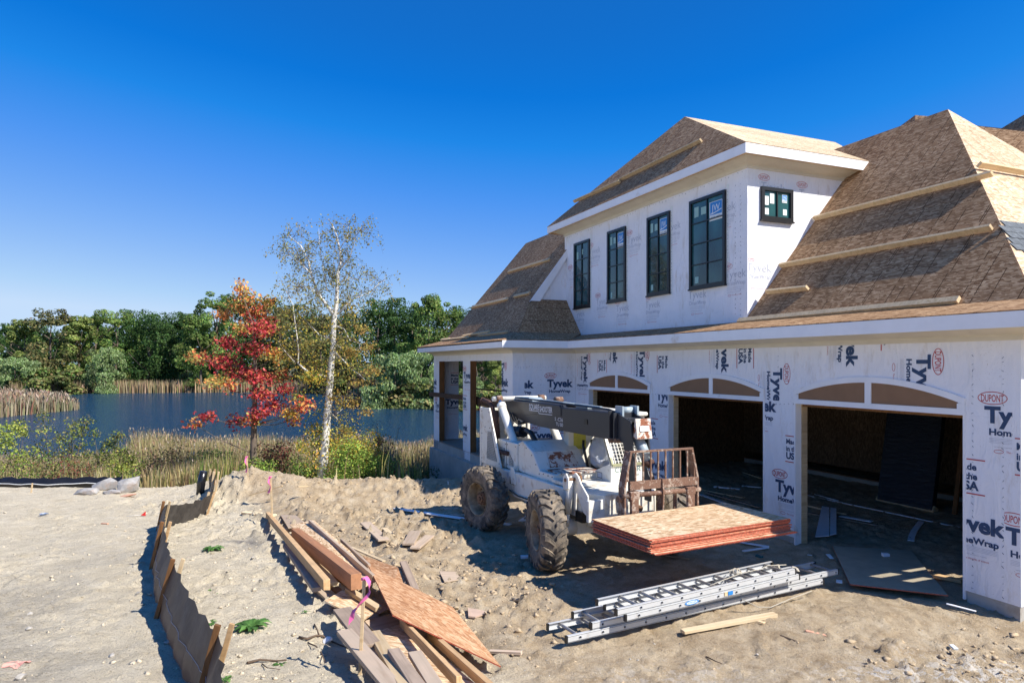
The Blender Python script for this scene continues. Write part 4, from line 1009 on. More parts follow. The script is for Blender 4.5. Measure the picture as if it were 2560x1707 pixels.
# ------------------------------------------------------------------ roofs
def clip_poly(poly, a, b, c):   # keep a*x+b*y<=c
    out = []; n = len(poly)
    for i in range(n):
        p, q = poly[i], poly[(i+1) % n]; dp = a*p[0]+b*p[1]-c; dq = a*q[0]+b*q[1]-c
        if dp <= 0: out.append(p)
        if (dp < 0 < dq) or (dq < 0 < dp): t = dp/(dp-dq); out.append((p[0]+(q[0]-p[0])*t, p[1]+(q[1]-p[1])*t))
    return out
RR = random.Random(4)
def sheathe(parent, poly, u, m, bw=2.44, bh=1.22, th=.014, name='roof_panel', off=0, lift=.0, gap=.003, v0=0):
    """cover a convex planar polygon with staggered sheets, each an object"""
    P = [Vector(p) for p in poly]; N = Vector((0, 0, 0))
    for i in range(len(P)): N += P[i].cross(P[(i+1) % len(P)])
    N.normalize(); N = -N if N.z < 0 else N
    u = Vector(u).normalized(); v = N.cross(u); v = -v if v.z < 0 else v
    O = min(P, key=lambda p: p.dot(v)); L = [((p-O).dot(u), (p-O).dot(v)) for p in P]
    ar = sum(L[i][0]*L[(i+1) % len(L)][1]-L[(i+1) % len(L)][0]*L[i][1] for i in range(len(L)))
    if ar < 0: L = L[::-1]
    a0 = min(p[0] for p in L); a1 = max(p[0] for p in L); b1 = max(p[1] for p in L)
    r = 0; y = v0
    while y < b1:
        x = a0-bw+(off+(bw/2 if r % 2 else 0)) % bw
        while x < a1:
            c = [(x+gap, y+gap), (x+bw-gap, y+gap), (x+bw-gap, y+bh-gap), (x+gap, y+bh-gap)]
            for i in range(len(L)):
                p, q = L[i], L[(i+1) % len(L)]; ex, ey = q[0]-p[0], q[1]-p[1]
                c = clip_poly(c, ey, -ex, ey*p[0]-ex*p[1])
                if len(c) < 3: break
            if len(c) >= 3:
                A = abs(sum(c[i][0]*c[(i+1) % len(c)][1]-c[(i+1) % len(c)][0]*c[i][1] for i in range(len(c))))/2
                if A > .01:
                    l = lift+RR.uniform(0, .002)
                    MB().slab([O+u*a+v*b+N*(th+l) for a, b in c], th).build(name, M[m] if isinstance(m, str) else m, parent)
            x += bw
        y += bh; r += 1
def z_main(t): return 3.52+1.15*t
main = MB()
def T(t, s, z): return (t, s, z)
poly_front1 = [T(.35, -.64, 3.92), T(.35, 4.57, 3.92), T(3.96, 4.57, 8.07), T(3.96, 2.97, 8.07)]
poly_front2 = [T(3.296, 4.57, 7.31), T(3.96, 5.75, 8.07), T(3.96, 4.57, 8.07)]
poly_flare = [T(-.5, -1.2, 3.725), T(-.5, 10.45, 3.725), T(.35, 11.3, 3.92), T(.35, -.64, 3.92)]
poly_near = [T(.35, -.64, 3.92), T(3.96, 2.97, 8.07), T(7.57, -.64, 3.92)]
poly_nflare = [T(-.5, -1.2, 3.725), T(.35, -.64, 3.92), T(7.57, -.64, 3.92), T(8.4, -1.2, 3.725)]
poly_back = [T(3.96, 2.97, 8.07), T(3.96, 12.5, 8.07), T(8.4, 12.5, 3.4), T(8.4, -.9, 3.4)]
for q in (poly_front1, poly_front2, poly_flare, poly_near, poly_nflare, poly_back): main.slab(q, .06)
roof_main = main.build('roof', M['under'], house)
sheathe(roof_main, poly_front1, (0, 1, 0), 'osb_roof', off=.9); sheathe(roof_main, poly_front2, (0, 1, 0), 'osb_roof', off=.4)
sheathe(roof_main, poly_flare, (0, 1, 0), 'osb_roof', off=1.4); sheathe(roof_main, poly_near, (1, 0, 0), 'osb_roof_sunlit', off=.3)
sheathe(roof_main, poly_nflare, (1, 0, 0), 'osb_roof_sunlit', off=1.1); sheathe(roof_main, poly_back, (0, 1, 0), 'osb_roof', off=.2, bw=4, bh=2.4)
# toe boards nailed on the roof for the roofers
def toe(parent, a, b, N, w=.09, h=.045, m='pine'):
    a = Vector(a); b = Vector(b); n = Vector(N).normalized()
    return MB().beam(a+n*(h/2+.02), b+n*(h/2+.02), w, h, n).build('toe_board', M[m], parent, .003)
NF = (-1.15, 0, 1)
def onf(t, s, dz=0): return (t, s, z_main(t)+dz)
for a, b in (((2.216, 4.55), (2.225, 1.0)), ((1.327, 4.58), (1.338, .46)), ((.834, 4.42), (.81, 3.375))):
    toe(roof_main, onf(*a), onf(*b), NF, .05, .10)
toe(roof_main, (.36, 4.70, 3.93), (.39, .31, 3.965), NF, .10, .06)
toe(roof_main, (2.45, .62+.82, 6.36), (5.5, .62+.82, 6.36), (0, -1.15, 1), .05, .10)
# shingles begun on the sunny side
sh = 0
for r in range(9):
    z = 4.25+r*.105; s_ = 2.97-(8.07-z)/1.15; tl = 3.96-(8.07-z)/1.15+.10+max(0, (4.75-z))*1.1
    n_ = Vector((0, -1.15, 1)).normalized(); v_ = Vector((0, 1, 1.15)).normalized()
    x = tl-RR.random()*.1
    while x < tl+1.9:
        w = RR.uniform(.22, .36)
        o = Vector((x, s_, z))+n_*(.032+.004*RR.random()); 
        MB().slab([o, o+Vector((w-.008, 0, 0)), o+Vector((w-.008, 0, 0))+v_*.15-n_*.006, o+v_*.15-n_*.006], .006).build('shingle', M['shingle'], roof_main); x += w; sh += 1

# dormer roof: steep front hip, shallow sides
PK = T(1.92, 8.545, 9.515)
z0 = 7.308
E1, E2 = T(.03, 4.17, z0), T(.03, 12.87, z0)
sideN = [E1, PK, T(7.2, 8.545, 9.515), T(7.2, 4.17, z0)]; sideF = [E2, T(7.2, 12.87, z0), T(7.2, 8.545, 9.515), PK]; fr = [E1, E2, PK]
dm = MB()
dm.slab(fr, .05)
sideNc = [E1, PK, T(7.2, 8.545, 9.515), T(6.5, 6.5, 8.486), T(3.96, 5.75, 8.106), T(3.3, 4.17, z0)]
dm.slab([E1, PK, T(7.2, 8.545, 9.515), T(3.3, 4.17, z0)], .04)
dm.slab(sideF, .05)
roof_d = dm.build('roof', M['under'], house)
sheathe(roof_d, fr, (0, 1, 0), 'osb_roof', off=.6)
sheathe(roof_d, [E1, PK, T(7.2, 8.545, 9.515), T(3.3, 4.17, z0)], (1, 0, 0), 'osb_roof_sunlit', off=.7)
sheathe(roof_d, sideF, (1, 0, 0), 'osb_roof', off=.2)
ds_ = (9.515-z0)/(1.92-.03)
def ond(t, s): return (t, s, z0+ds_*(t-.03))
nd_ = (-ds_, 0, 1)
toe(roof_d, ond(.55, 12.0), ond(.50, 9.35), nd_, .05, .09); toe(roof_d, ond(.56, 9.55), ond(.60, 6.15), nd_, .05, .09)

# wing roof
zw = lambda t: 3.98+1.3*(t+1.55)
wf1 = [T(-1.55, 11.45, 3.98), T(-.75, 12.35, 5.02), T(-1.55, 12.35, 3.98)]
wf2 = [T(-1.55, 12.35, 3.98), T(1.24, 12.35, zw(1.24)), T(1.24, 17.23, zw(1.24)), T(-1.55, 18.3, 3.98)]
wfl = [T(-2.44, 10.45, 3.725), T(-1.55, 11.45, 3.98), T(-1.55, 18.3, 3.98), T(-2.44, 19.12, 3.725)]
ws = [T(-1.55, 11.45, 3.98), T(.43, 11.45, 3.98), T(.43, 12.36, 5.02), T(-.75, 12.36, 5.02)]
wsl = [T(-2.44, 10.45, 3.725), T(-.5, 10.45, 3.725), T(.43, 11.45, 3.98), T(-1.55, 11.45, 3.98)]
wfar = [T(-1.55, 18.3, 3.98), T(1.24, 17.23, zw(1.24)), T(4.2, 18.3, 3.98)]; wffl = [T(-2.44, 19.12, 3.725), T(-1.55, 18.3, 3.98), T(4.2, 18.3, 3.98), T(5, 19.12, 3.725)]
wb = [T(1.24, 12.35, zw(1.24)), T(4.2, 12.35, 3.9), T(4.2, 18.3, 3.9), T(1.24, 17.23, zw(1.24))]
wm = MB()
for q in (wf1, wf2, wfl, ws, wsl, wfar, wffl, wb): wm.slab(q, .05)
roof_w = wm.build('roof', M['under'], house)
for q, u in ((wf1, (0, 1, 0)), (wf2, (0, 1, 0)), (wfl, (0, 1, 0)), (ws, (1, 0, 0)), (wsl, (1, 0, 0)), (wfar, (1, 0, 0)), (wffl, (1, 0, 0)), (wb, (0, 1, 0))):
    sheathe(roof_w, q, u, 'osb_roof', off=RR.random()*2)
# gable wall and rake board above the wing's lower skirt
g = MB(); g.prism([(-.74, 5.0), (.43, 5.0), (.43, zw(.43)-.03), (-.74, 5.02)], lambda t, z: (t, 12.40, z), lambda t, z: (t, 12.5, z)); g.build('gable_wall', M['wrap'], house)
rb = MB(); rb.prism([(-.93, zw(-.93)-.26), (-.78, zw(-.93)-.26), (.45, zw(.45)-.22), (.45, zw(.45)+.02), (-.93, zw(-.93)+.02)], lambda t, z: (t, 12.30, z), lambda t, z: (t, 12.325, z)); rb.build('rake_board', M['white_trim'], house)
nw = (-1.3, 0, 1)
for a, b in (((.30, 16.6), (.26, 13.1)), ((-.62, 17.9), (-.62, 14.4)), ((-.60, 13.9), (-.60, 12.7)), ((-1.62, 18.6), (-1.62, 17.6)), ((-1.72, 17.9), (-1.72, 15.2)), ((-1.52, 16.4), (-1.48, 13.9)), ((-1.60, 14.5), (-1.57, 12.2))):
    t_ = a[0]; f_ = (lambda t: zw(t)) if t_ > -1.55 else (lambda t: 3.98+(t+1.55)*.2865)
    toe(roof_w, (a[0], a[1], f_(a[0])+.01), (b[0], b[1], f_(b[0])+.01), nw if t_ > -1.5 else (-.5, 0, 1), .09, .06, 'pine')
# roofs of the house body further back
bk = MB()
bk.slab([T(6, 5.835, 8.867-.1), T(6, 5.163, 9.0), T(6, 4.85, 8.87), T(5.3, 4.6, 8.1), T(5.3, 6.6, 8.1)], .06)
bk.slab([T(8, 5.4, 9.14), T(8, 4.437, 8.725), T(8, 3.942, 8.492), T(8, 1.5, 7.4), T(6.6, 1.5, 6.3), T(6.6, 5.4, 8.0)], .06)
bk.slab([T(10, 6.2, 9.22), T(10, 5.664, 9.386), T(10, 5.111, 9.562), T(10, 2.5, 10.4), T(8.6, 2.5, 8.8), T(8.6, 6.2, 7.8)], .06)
rb_ = bk.build('roof', M['osb_roof'], house)
# ------------------------------------------------------------------ prints on the wrap
PB, PU, PDR = brand_block(), usa_block(), drain_block()
mset = [M['navy'], M['red_print'], M['grey_print']]
UX, UY = (0, -1, 0), (0, 0, 1); OR = (-.004, 0, 0)
def pf(b, s, z, rot=0, clip=None, scale=1):
    """print on the garage front; a = -s"""
    if clip: clip = (-clip[1], -clip[0], clip[2], clip[3])
    put_print('wrap_print', b, OR, UX, UY, mset, house, (-s, z), rot, clip, scale)
Q = -math.pi/2; TOP = 3.395
def arcclip(k): return 2.915
pf(PB, .36, 3.134, Q, (-.5, 1.35, 2.80, TOP)); pf(PB, 3.11, 2.928, Q, (2.945, 4.0, 2.45, TOP))
pf(PB, 1.55, 3.75, Q, (1.2, 2.9, 2.92, TOP)); pf(PU, 4.35, 3.42, Q, (3.9, 5.2, 2.93, TOP)); pf(PU, 1.22, 3.70, Q, (.9, 1.7, 2.93, TOP))
pf(PB, 4.50, 3.62, Q, (4.3, 6.3, 2.88, TOP)); pf(PU, 6.98, 3.30, Q, (6.6, 7.3, 2.6, TOP)); pf(PB, 7.40, 3.36, Q, (7.3, 9.5, 2.80, TOP))
pf(PB, 8.62, 3.80, Q, (8.4, 9.6, 2.95, TOP)); pf(PU, 9.68, 3.22, Q, (9.2, 10.1, 2.87, TOP)); pf(PB, 10.16, 3.27, Q, (10.10, 10.93, 2.5, TOP))
pf(PB, 3.274, 1.155, 0, (2.945, 3.63, .2, 2.4)); pf(PU, 3.14, 1.42, 0, (2.945, 3.63, .2, 2.4)); pf(PB, 4.05, 2.56, 0, (2.945, 3.63, 1.5, 2.43))
pf(PB, 6.93, 2.60, 0, (6.605, 7.25, 1.6, 2.41)); pf(PU, 7.37, 1.42, 0, (6.605, 7.25, .2, 2.41)); pf(PB, 7.35, 1.02, 0, (6.605, 7.25, .2, 2.41))
pf(PB, -.36, 2.665, 0, (-.60, -.03, .2, 3.3)); pf(PU, .13, 1.42, 0, (-.69, -.03, .2, 3.3)); pf(PB, .18, 1.22, 0, (-.50, -.03, .15, 3.3)); pf(PB, -.62, 1.167, 0, (-.69, -.505, .15, 3.3)); pf(PU, -.63, 1.75, 0, (-.69, -.6, .15, 3.3))
pf(PB, -.32, 3.42, Q, (-.69, -.50, 2.8, TOP)); pf(PB, 10.80, 2.95, 0, (10.23, 10.94, 1.9, 2.55))
# side wall of the wing
def pw(b, t, z, rot=0, clip=None): put_print('wrap_print', b, (0, 10.946, 0), (1, 0, 0), UY, mset, house, (t, z), rot, clip)
pw(PB, -.795, 2.778, 0, (-1.9, -.01, .3, 3.38)); pw(PB, -2.0, 2.76, 0, (-1.58, -.95, .3, 3.38)); pw(PB, -1.30, 1.35, 0, (-1.9, -.4, .3, 3.38)); pw(PU, -.6, 1.2, 0, (-1.9, -.01, .3, 3.38))
def pp(b, s, z, s0, s1, rot=0): put_print('wrap_print', b, (-1.9335, 0, 0), UX, UY, mset, house, (-s, z), rot, (-s1, -s0, .05, 3.15))
pp(PB, 11.95, 2.80, 11.09, 11.745); pp(PU, 11.55, 1.30, 11.09, 11.745); pp(PB, 11.45, 3.1, 11.09, 11.745, Q); pp(PB, 15.0, 2.95, 14.47, 15.18); pp(PU, 15.15, 1.65, 14.47, 15.18); pp(PB, 15.4, 1.25, 14.47, 15.18)
pp(PB, 18.9, 2.65, 17.93, 18.6); pp(PB, 18.3, 1.8, 17.93, 18.6)
put_print('wrap_print', PB, (0, 18.376, 0), (1, 0, 0), UY, mset, house, (-1.45, 1.9), 0, (-1.7, -1.04, .3, 3.2)); put_print('wrap_print', PU, (0, 18.376, 0), (1, 0, 0), UY, mset, house, (-1.35, 2.35), 0, (-1.7, -1.04, .3, 3.2))
pset = [M['pale_print'], M['pale_red'], M['grey_print']]
def pd_(s, z, clip): put_print('wrap_print', PDR, (DT-.004, 0, 0), UX, UY, pset, house, (-s, z), 0, (-clip[1], -clip[0], clip[2], clip[3]))
for s, z, c in ((8.85, 6.45, (8.03, 8.97, 4.1, 6.9)), (7.25, 6.45, (6.38, 7.07, 4.1, 6.9)), (10.85, 6.45, (9.92, 10.86, 4.1, 6.9)), (12.1, 6.0, (11.83, 12.4, 4.1, 6.9)), (10.45, 5.0, (9.92, 10.86, 4.1, 6.9)),
                (9.40, 4.74, (8.3, 9.6, 4.05, 4.73)), (8.05, 4.72, (7.2, 8.1, 4.05, 4.74)), (6.35, 4.80, (5.3, 6.4, 4.05, 4.71)), (5.15, 5.1, (4.6, 5.16, 4.05, 6.9)), (11.75, 4.75, (10.9, 11.75, 4.05, 4.70)), (5.45, 6.5, (4.62, 5.16, 4.1, 6.9)), (9.7, 5.25, (8.03, 8.97, 4.1, 6.9))): pd_(s, z, c)
def ps(t, z, c): put_print('wrap_print', PDR, (0, DS0-.004, 0), (1, 0, 0), UY, pset, house, (t, z), 0, c)
ps(.85, 6.83, (.5, 2.2, 6.66, 6.92)); ps(1.85, 6.78, (1.6, 2.4, 6.62, 6.92)); ps(.5, 5.2, (.45, 1.3, 4.1, 5.2))
# loose flap of wrap at the inner corner
MB().prism([(0, 2.95), (.30, 3.02), (.55, 2.86), (.40, 2.90), (.25, 2.93)], lambda a, z: (-.06-.1*a, 10.75-a*.8, z), lambda a, z: (-.065-.1*a, 10.75-a*.8, z)).build('wrap_flap', M['wrap'], house)

# rows of staples, overlapping seams and tape of the wrap
st = MB(); rs_ = random.Random(6)
def staples(f, a0, a1, n):
    for k in range(n):
        a = a0+(a1-a0)*(k+rs_.uniform(-.2, .2))/n; p = f(a); q_ = p+f.d(rs_)
        st.beam(p, q_, .005, .003)
class SF:
    def __init__(s, fn, ax): s.fn = fn; s.ax = ax
    def __call__(s, a): return Vector(s.fn(a))
    def d(s, r): v = [Vector((0, 1, 0)), Vector((1, 0, 0))][s.ax]; return v*r.uniform(.012, .028)+Vector((0, 0, r.uniform(-.03, .03)))
for s_ in (-.12, -.50): staples(SF(lambda z, s_=s_: (-.006, s_, z), 0), .15, 3.3, 34)
for s_ in (3.30,): staples(SF(lambda z, s_=s_: (-.006, s_, z), 0), 2.5, 3.35, 9)
for a, b in ((2.95, 3.63), (6.62, 7.24), (10.24, 10.92)): staples(SF(lambda s_: (-.006, s_, 2.40), 0), a, b, 7)
staples(SF(lambda t: (t, 10.944, 3.02), 1), -1.85, -.05, 22); staples(SF(lambda s_: (DT-.006, s_, 6.93), 0), 4.7, 12.4, 60)
for s_ in (4.75, 4.90): staples(SF(lambda z, s_=s_: (DT-.006, s_, z), 0), 4.1, 6.8, 26)
for w in WIN: staples(SF(lambda z, w=w: (DT-.006, w[0]-.05, z), 0), w[2], w[3], 30)
staples(SF(lambda z: (-1.1, 10.944, z), 1), .4, 3.2, 20)
tag(st.build('staple', M['navy'], house), kind='stuff')
for t0, s0, s1, z0_, z1_ in ((-.0015, -.695, -.48, .13, 3.38), (-.0015, 2.94, 3.30, 2.38, 3.39), (-.0015, 6.60, 7.25, .14, 2.36), (-.0015, -.47, -.10, 2.55, 3.39)):
    MB().box(t0-.0015, -.0001, s0, s1, z0_, z1_).build('wrap_overlap', M['wrap'], house)
for w in WIN:
    MB().box(DT-.0025, DT-.0001, w[0]-.08, w[0]-.002, w[2]-.05, w[3]+.10).build('flashing_tape', M['white_paper'], house)

# ================================================================== TELEHANDLER
MX = math.atan2(-.9187, .395)
tele = empty('telehandler', (1.0056, 11.8995, 0), MX, 'old white telescopic handler with dark grey boom and rusty fork carriage, parked before the garage', 'telehandler')
def part(mb, name, m, par=None, bev=0): return mb.build(name, M[m] if isinstance(m, str) else m, par or tele, bev)
def tyre_mesh():
    mb = MB(); prof = [(.285, -.13), (.33, -.165), (.42, -.19), (.52, -.18), (.562, -.15), (.57, 0), (.562, .15), (.52, .18), (.42, .19), (.33, .165), (.285, .13)]
    n = 48; rings = [[mb.bm.verts.new((math.cos(6.28318*i/n)*r, y, math.sin(6.28318*i/n)*r)) for r, y in prof] for i in range(n)]
    for i in range(n):
        A, B = rings[i], rings[(i+1) % n]
        for j in range(len(prof)-1): mb._f([A[j], B[j], B[j+1], A[j+1]], True)
    def pt(a, y, r): return (math.cos(a)*r, y, math.sin(a)*r)
    L = 20
    for k in range(L):
        for sg, of in ((1, 0), (-1, .5)):
            a = 6.28318*(k+of)/L; w = .062
            c = [(a, .012*sg), (a+.13, .10*sg), (a+.17, .165*sg)]
            for (a0, y0), (a1, y1), w0, w1 in ((c[0], c[1], w*.9, w), (c[1], c[2], w, w*1.3)):
                h = .602
                h0 = .602; h1 = .602 if y1 != c[2][1] else .585
                mb.hexa([pt(a0-w0, y0, .55), pt(a0+w0, y0, .55), pt(a1+w1, y1, .55), pt(a1-w1, y1, .55), pt(a0-w0*.8, y0, h0), pt(a0+w0*.8, y0, h0), pt(a1+w1*.8, y1, h1), pt(a1-w1*.8, y1, h1)])
            # shoulder part running down the side wall
            a2 = a+.18; y2 = .165*sg; mb.hexa([pt(a2-w*1.2, y2*.95, .50), pt(a2+w*1.2, y2*.95, .50), pt(a2+w*1.2, y2*1.16, .47), pt(a2-w*1.2, y2*1.16, .47), pt(a2-w, y2*.95, .588), pt(a2+w, y2*.95, .588), pt(a2+w*1.1, y2*1.18, .545), pt(a2-w*1.1, y2*1.18, .545)])
    return mb
tyre = tyre_mesh().build('wheel', M['dust_rubber'], tele)
def rim_mb():
    mb = MB(); prof = [(.30, -.150), (.312, -.158), (.305, -.166), (.29, -.150), (.275, -.09), (.262, .01), (.25, .03), (.14, .035), (.13, .035), (.0, .04)]
    n = 36; rings = [[mb.bm.verts.new((math.cos(6.28318*i/n)*max(r, .001), y, math.sin(6.28318*i/n)*max(r, .001))) for r, y in prof] for i in range(n)]
    for i in range(n):
        A, B = rings[i], rings[(i+1) % n]
        for j in range(len(prof)-1): mb._f([A[j], B[j], B[j+1], A[j+1]], True)
    mb.cyl((0, .16, 0), (0, .04, 0), .27, n=24)
    return mb
def hub_mb():
    mb = MB(); mb.cyl((0, .03, 0), (0, -.075, 0), .125, .115, 20); mb.cyl((0, -.076, 0), (0, -.10, 0), .085, .08, 16); mb.cyl((0, -.10, 0), (0, -.125, 0), .04, n=10)
    for k in range(10):
        a = 6.283*k/10; mb.cyl((math.cos(a)*.103, -.07, math.sin(a)*.103), (math.cos(a)*.103, -.095, math.sin(a)*.103), .011, n=6)
    for k in range(8):
        a = 6.283*k/8+.3; mb.cyl((math.cos(a)*.19, .04, math.sin(a)*.19), (math.cos(a)*.19, .015, math.sin(a)*.19), .016, n=6)
    return mb
tyre.location = (1.3, -1.1, .6); tyre.rotation_euler = (0, .3, R(-11))
rim = rim_mb().build('rim', M['rim'], tyre); hub = hub_mb().build('hub', M['hub'], tyre)
for loc, rz in (((-1.32, -1.1, .6), 14), ((1.3, 1.1, .6), 169), ((-1.32, 1.1, .6), 194)):
    w = tyre.copy(); COL.objects.link(w); w.parent = tele; w.location = loc; w.rotation_euler = (0, .9*loc[0], R(rz))
    for ch in (rim, hub): c = ch.copy(); COL.objects.link(c); c.parent = w
# chassis
part(MB().prismy([(-2.42, .98), (-2.42, 1.09), (1.50, 1.175), (1.50, .80), (1.2, .80), (.1, .70), (-.85, .68), (-1.30, .84), (-1.9, .9)], -.70, .70), 'chassis', 'm_white', bev=.012)
part(MB().prismz([(1.503, -.69), (1.62, -.66), (1.88, -.42), (1.88, .45), (1.6, .69), (1.503, .69)], .74, 1.17), 'nose', 'm_white', bev=.012)
part(MB().prismy([(1.30, .735), (1.88, .735), (1.75, .56), (1.45, .5)], -.3, .3), 'nose', 'm_white', bev=.01)
part(MB().box(-.98, -.80, -.706, -.72, .90, 1.03), 'step_opening', 'black')
for x in (1.3, -1.32):
    part(MB().box(x-.11, x+.11, -.62, .62, .50, .70).box(x-.16, x+.16, -.2, .2, .44, .76).cyl((x, -.62, .6), (x, -.98, .6), .13, .11).cyl((x, .62, .6), (x, .98, .6), .13, .11).cyl((x+.2, -.5, .66), (x+.2, .5, .66), .035), 'axle', 'm_white')
part(MB().box(-1.1, 1.1, -.25, .25, .45, .69), 'gearbox', 'black')
part(MB().cyl((1.883, .18, .93), (1.93, .18, .93), .045).cyl((1.883, -.28, .80), (1.92, -.28, .80), .04), 'lamp', 'hub')
# front levelling cylinder with bracket plates
part(MB().cyl((1.52, -.80, 1.36), (1.46, -.80, .86), .055).cyl((1.46, -.8, .86), (1.44, -.8, .66), .03), 'levelling_cylinder', 'm_white')
part(MB().prismy([(1.42, 1.30), (1.46, 1.42), (1.55, 1.47), (1.64, 1.43), (1.72, 1.33), (1.93, 1.18), (1.93, .88), (1.80, .92), (1.58, 1.2), (1.56, .9), (1.50, .9)], -.73, -.705), 'bracket_plate', 'm_white', bev=.004)
part(MB().prismy([(1.44, 1.30), (1.46, 1.42), (1.55, 1.47), (1.62, 1.40), (1.62, 1.25), (1.46, 1.2)], -.885, -.865), 'bracket_plate', 'm_white', bev=.004)
part(MB().cyl((1.54, -.90, 1.37), (1.54, -.69, 1.37), .028), 'pin', 'hub')
part(MB().box(1.90, 1.97, -.74, -.46, .80, 1.12), 'nose', 'm_white', bev=.01)
part(MB().box(1.52, 1.72, -.708, -.60, .745, .90), 'arch_shade_block', 'black')  # black block standing for the shade in the wheel arch cavity
part(MB().tube([(1.0, -.72, .9), (1.2, -.76, .78), (1.38, -.8, .72)], .016, 6).tube([(1.0, -.72, .86), (1.2, -.78, .72), (1.4, -.8, .66)], .014, 6), 'hydraulic_hose', 'black')
part(MB().tube([(-1.0, -.72, .78), (-.6, -.73, .74), (.2, -.73, .77), (.9, -.72, .84)], .012, 6), 'hydraulic_hose', 'black')
part(MB().tube([(-1.95, -.18, 2.43), (-1.0, -.17, 2.42), (.4, -.16, 2.41), (1.5, -.15, 2.40), (1.75, -.14, 2.36)], .012, 6).tube([(-1.95, -.13, 2.43), (-1.0, -.13, 2.425), (.4, -.12, 2.415), (1.5, -.11, 2.405), (1.75, -.1, 2.36)], .012, 6), 'hydraulic_hose', 'black')
part(MB().box(-1.9, -1.0, .05, .5, 1.13, 1.6).box(-2.4, -1.85, -.6, .25, 1.1, 1.45), 'engine_block', 'black')
# rear frame, radiator guard and exhaust
part(MB().box(-2.50, -2.42, -.74, -.68, .95, 2.23).box(-2.50, -2.42, .3, .36, .95, 2.23).box(-2.50, -2.46, -.68, .3, 1.0, 2.2), 'rear_frame', 'm_white', bev=.006)
gp = part(MB().prismy([(-2.415, 1.10), (-2.415, 2.22), (-1.98, 2.23), (-1.86, 2.0), (-1.36, 1.12)], -.735, -.705), 'side_guard', 'm_white', bev=.005)
part(MB().prismy([(-2.10, 1.22), (-2.06, 1.77), (-1.86, 1.77), (-1.56, 1.22)], -.7365, -.740), 'grille_opening', 'black', gp)
def grille(poly, y, step, name, par):
    mb = MB(); x0 = min(p[0] for p in poly); x1 = max(p[0] for p in poly); z0 = min(p[1] for p in poly); z1 = max(p[1] for p in poly)
    for sg in (1, -1):
        c = -3.
        while c < 3:
            # line x = x0 + c + sg*0.5*(z-z0)
            pts = []; n = len(poly)
            for i in range(n):
                (ax, az), (bx, bz) = poly[i], poly[(i+1) % n]
                fa = ax-(x0+c+sg*.55*(az-z0)); fb = bx-(x0+c+sg*.55*(bz-z0))
                if fa*fb < 0: t_ = fa/(fa-fb); pts.append((ax+(bx-ax)*t_, az+(bz-az)*t_))
            if len(pts) == 2 and (Vector(pts[0])-Vector(pts[1])).length > .01: mb.beam((pts[0][0], y, pts[0][1]), (pts[1][0], y, pts[1][1]), .0045, .0045)
            c += step
    return part(mb, name, 'm_white', par)
grille([(-2.10, 1.22), (-2.06, 1.77), (-1.86, 1.77), (-1.56, 1.22)], -.744, .036, 'grille', gp)
part(MB().cyl((-2.15, -.58, 2.16), (-2.03, -.58, 1.52), .105, .105, 18).cyl((-2.03, -.58, 1.52), (-2.0, -.58, 1.45), .105, .05), 'muffler', 'rust_dark')
part(MB().tube([(-2.14, -.58, 2.12), (-2.20, -.58, 2.24), (-2.34, -.6, 2.33), (-2.52, -.6, 2.345), (-2.66, -.6, 2.35)], .045, 10).cyl((-2.66, -.6, 2.35), (-2.70, -.6, 2.35), .06), 'exhaust_pipe', 'rust_dark')
part(MB().tube([(-2.0, -.58, 1.48), (-1.96, -.6, 1.42), (-1.85, -.64, 1.40), (-1.2, -.66, 1.42)], .045, 10), 'exhaust_pipe', 'rust_dark')
e1 = part(MB().box(-1.80, -.86, -.63, .0, 1.13, 1.64), 'engine_cover', 'm_white', bev=.012)
for poly in ([(-1.66, 1.22), (-1.70, 1.50), (-1.42, 1.50), (-1.46, 1.22)], [(-1.22, 1.20), (-1.22, 1.44), (-1.02, 1.30), (-1.02, 1.20)]):
    part(MB().prismy(poly, -.632, -.636), 'grille_opening', 'black', e1); grille(poly, -.64, .034, 'grille', e1)
part(MB().box(-1.345, -1.335, -.634, -.63, 1.14, 1.63), 'panel_seam', 'black', e1)
hd = part(MB().prismy([(-.855, 1.14), (-.855, 1.66), (-.66, 1.71), (-.25, 1.56), (.05, 1.27), (.57, 1.28), (.57, 1.14)], -.60, .34), 'engine_hood', 'm_white', bev=.012)
part(MB().slab([(-.215, -.34, 1.543), (-.215, .16, 1.543), (.02, .20, 1.31), (.02, -.38, 1.31)], .004), 'rust_patch', 'rust_white', hd)
part(MB().box(.10, .60, -.5, .30, 1.2805, 1.30), 'step_plate', 'rust_white', hd)
bt = MB()
for (x, z) in ((-.8, 1.62), (-.5, 1.60), (-.27, 1.50), (-.1, 1.36), (.04, 1.22), (.2, 1.24), (.38, 1.24), (.53, 1.24), (.53, 1.17)): bt.cyl((x, -.60, z), (x, -.608, z), .010, n=6)
for (x, z) in ((-1.75, 1.58), (-1.75, 1.2), (-1.39, 1.58), (-1.3, 1.58), (-1.3, 1.2), (-.95, 1.15), (-.92, 1.58)): bt.cyl((x, -.63, z), (x, -.638, z), .010, n=6)
for (x, z) in ((-2.38, 2.15), (-2.38, 1.7), (-2.38, 1.2), (-1.98, 2.15), (-1.8, 1.85), (-1.6, 1.5), (-1.45, 1.2), (-2.2, 1.84), (-1.95, 1.84)): bt.cyl((x, -.735, z), (x, -.743, z), .011, n=6)
part(bt, 'bolt', 'black')
part(MB().box(.62, 1.25, -.66, -.36, 1.178, 1.235), 'battery_box', 'm_white', bev=.006)
part(MB().cyl((.72, -.20, 1.17), (.72, -.20, 1.27), .05).cyl((.72, -.20, 1.27), (.72, -.20, 1.31), .025), 'filler_cap', 'hub')
part(MB().box(.2, 1.5, -.3, .69, 1.172, 1.182), 'deck_plate', 'm_white')
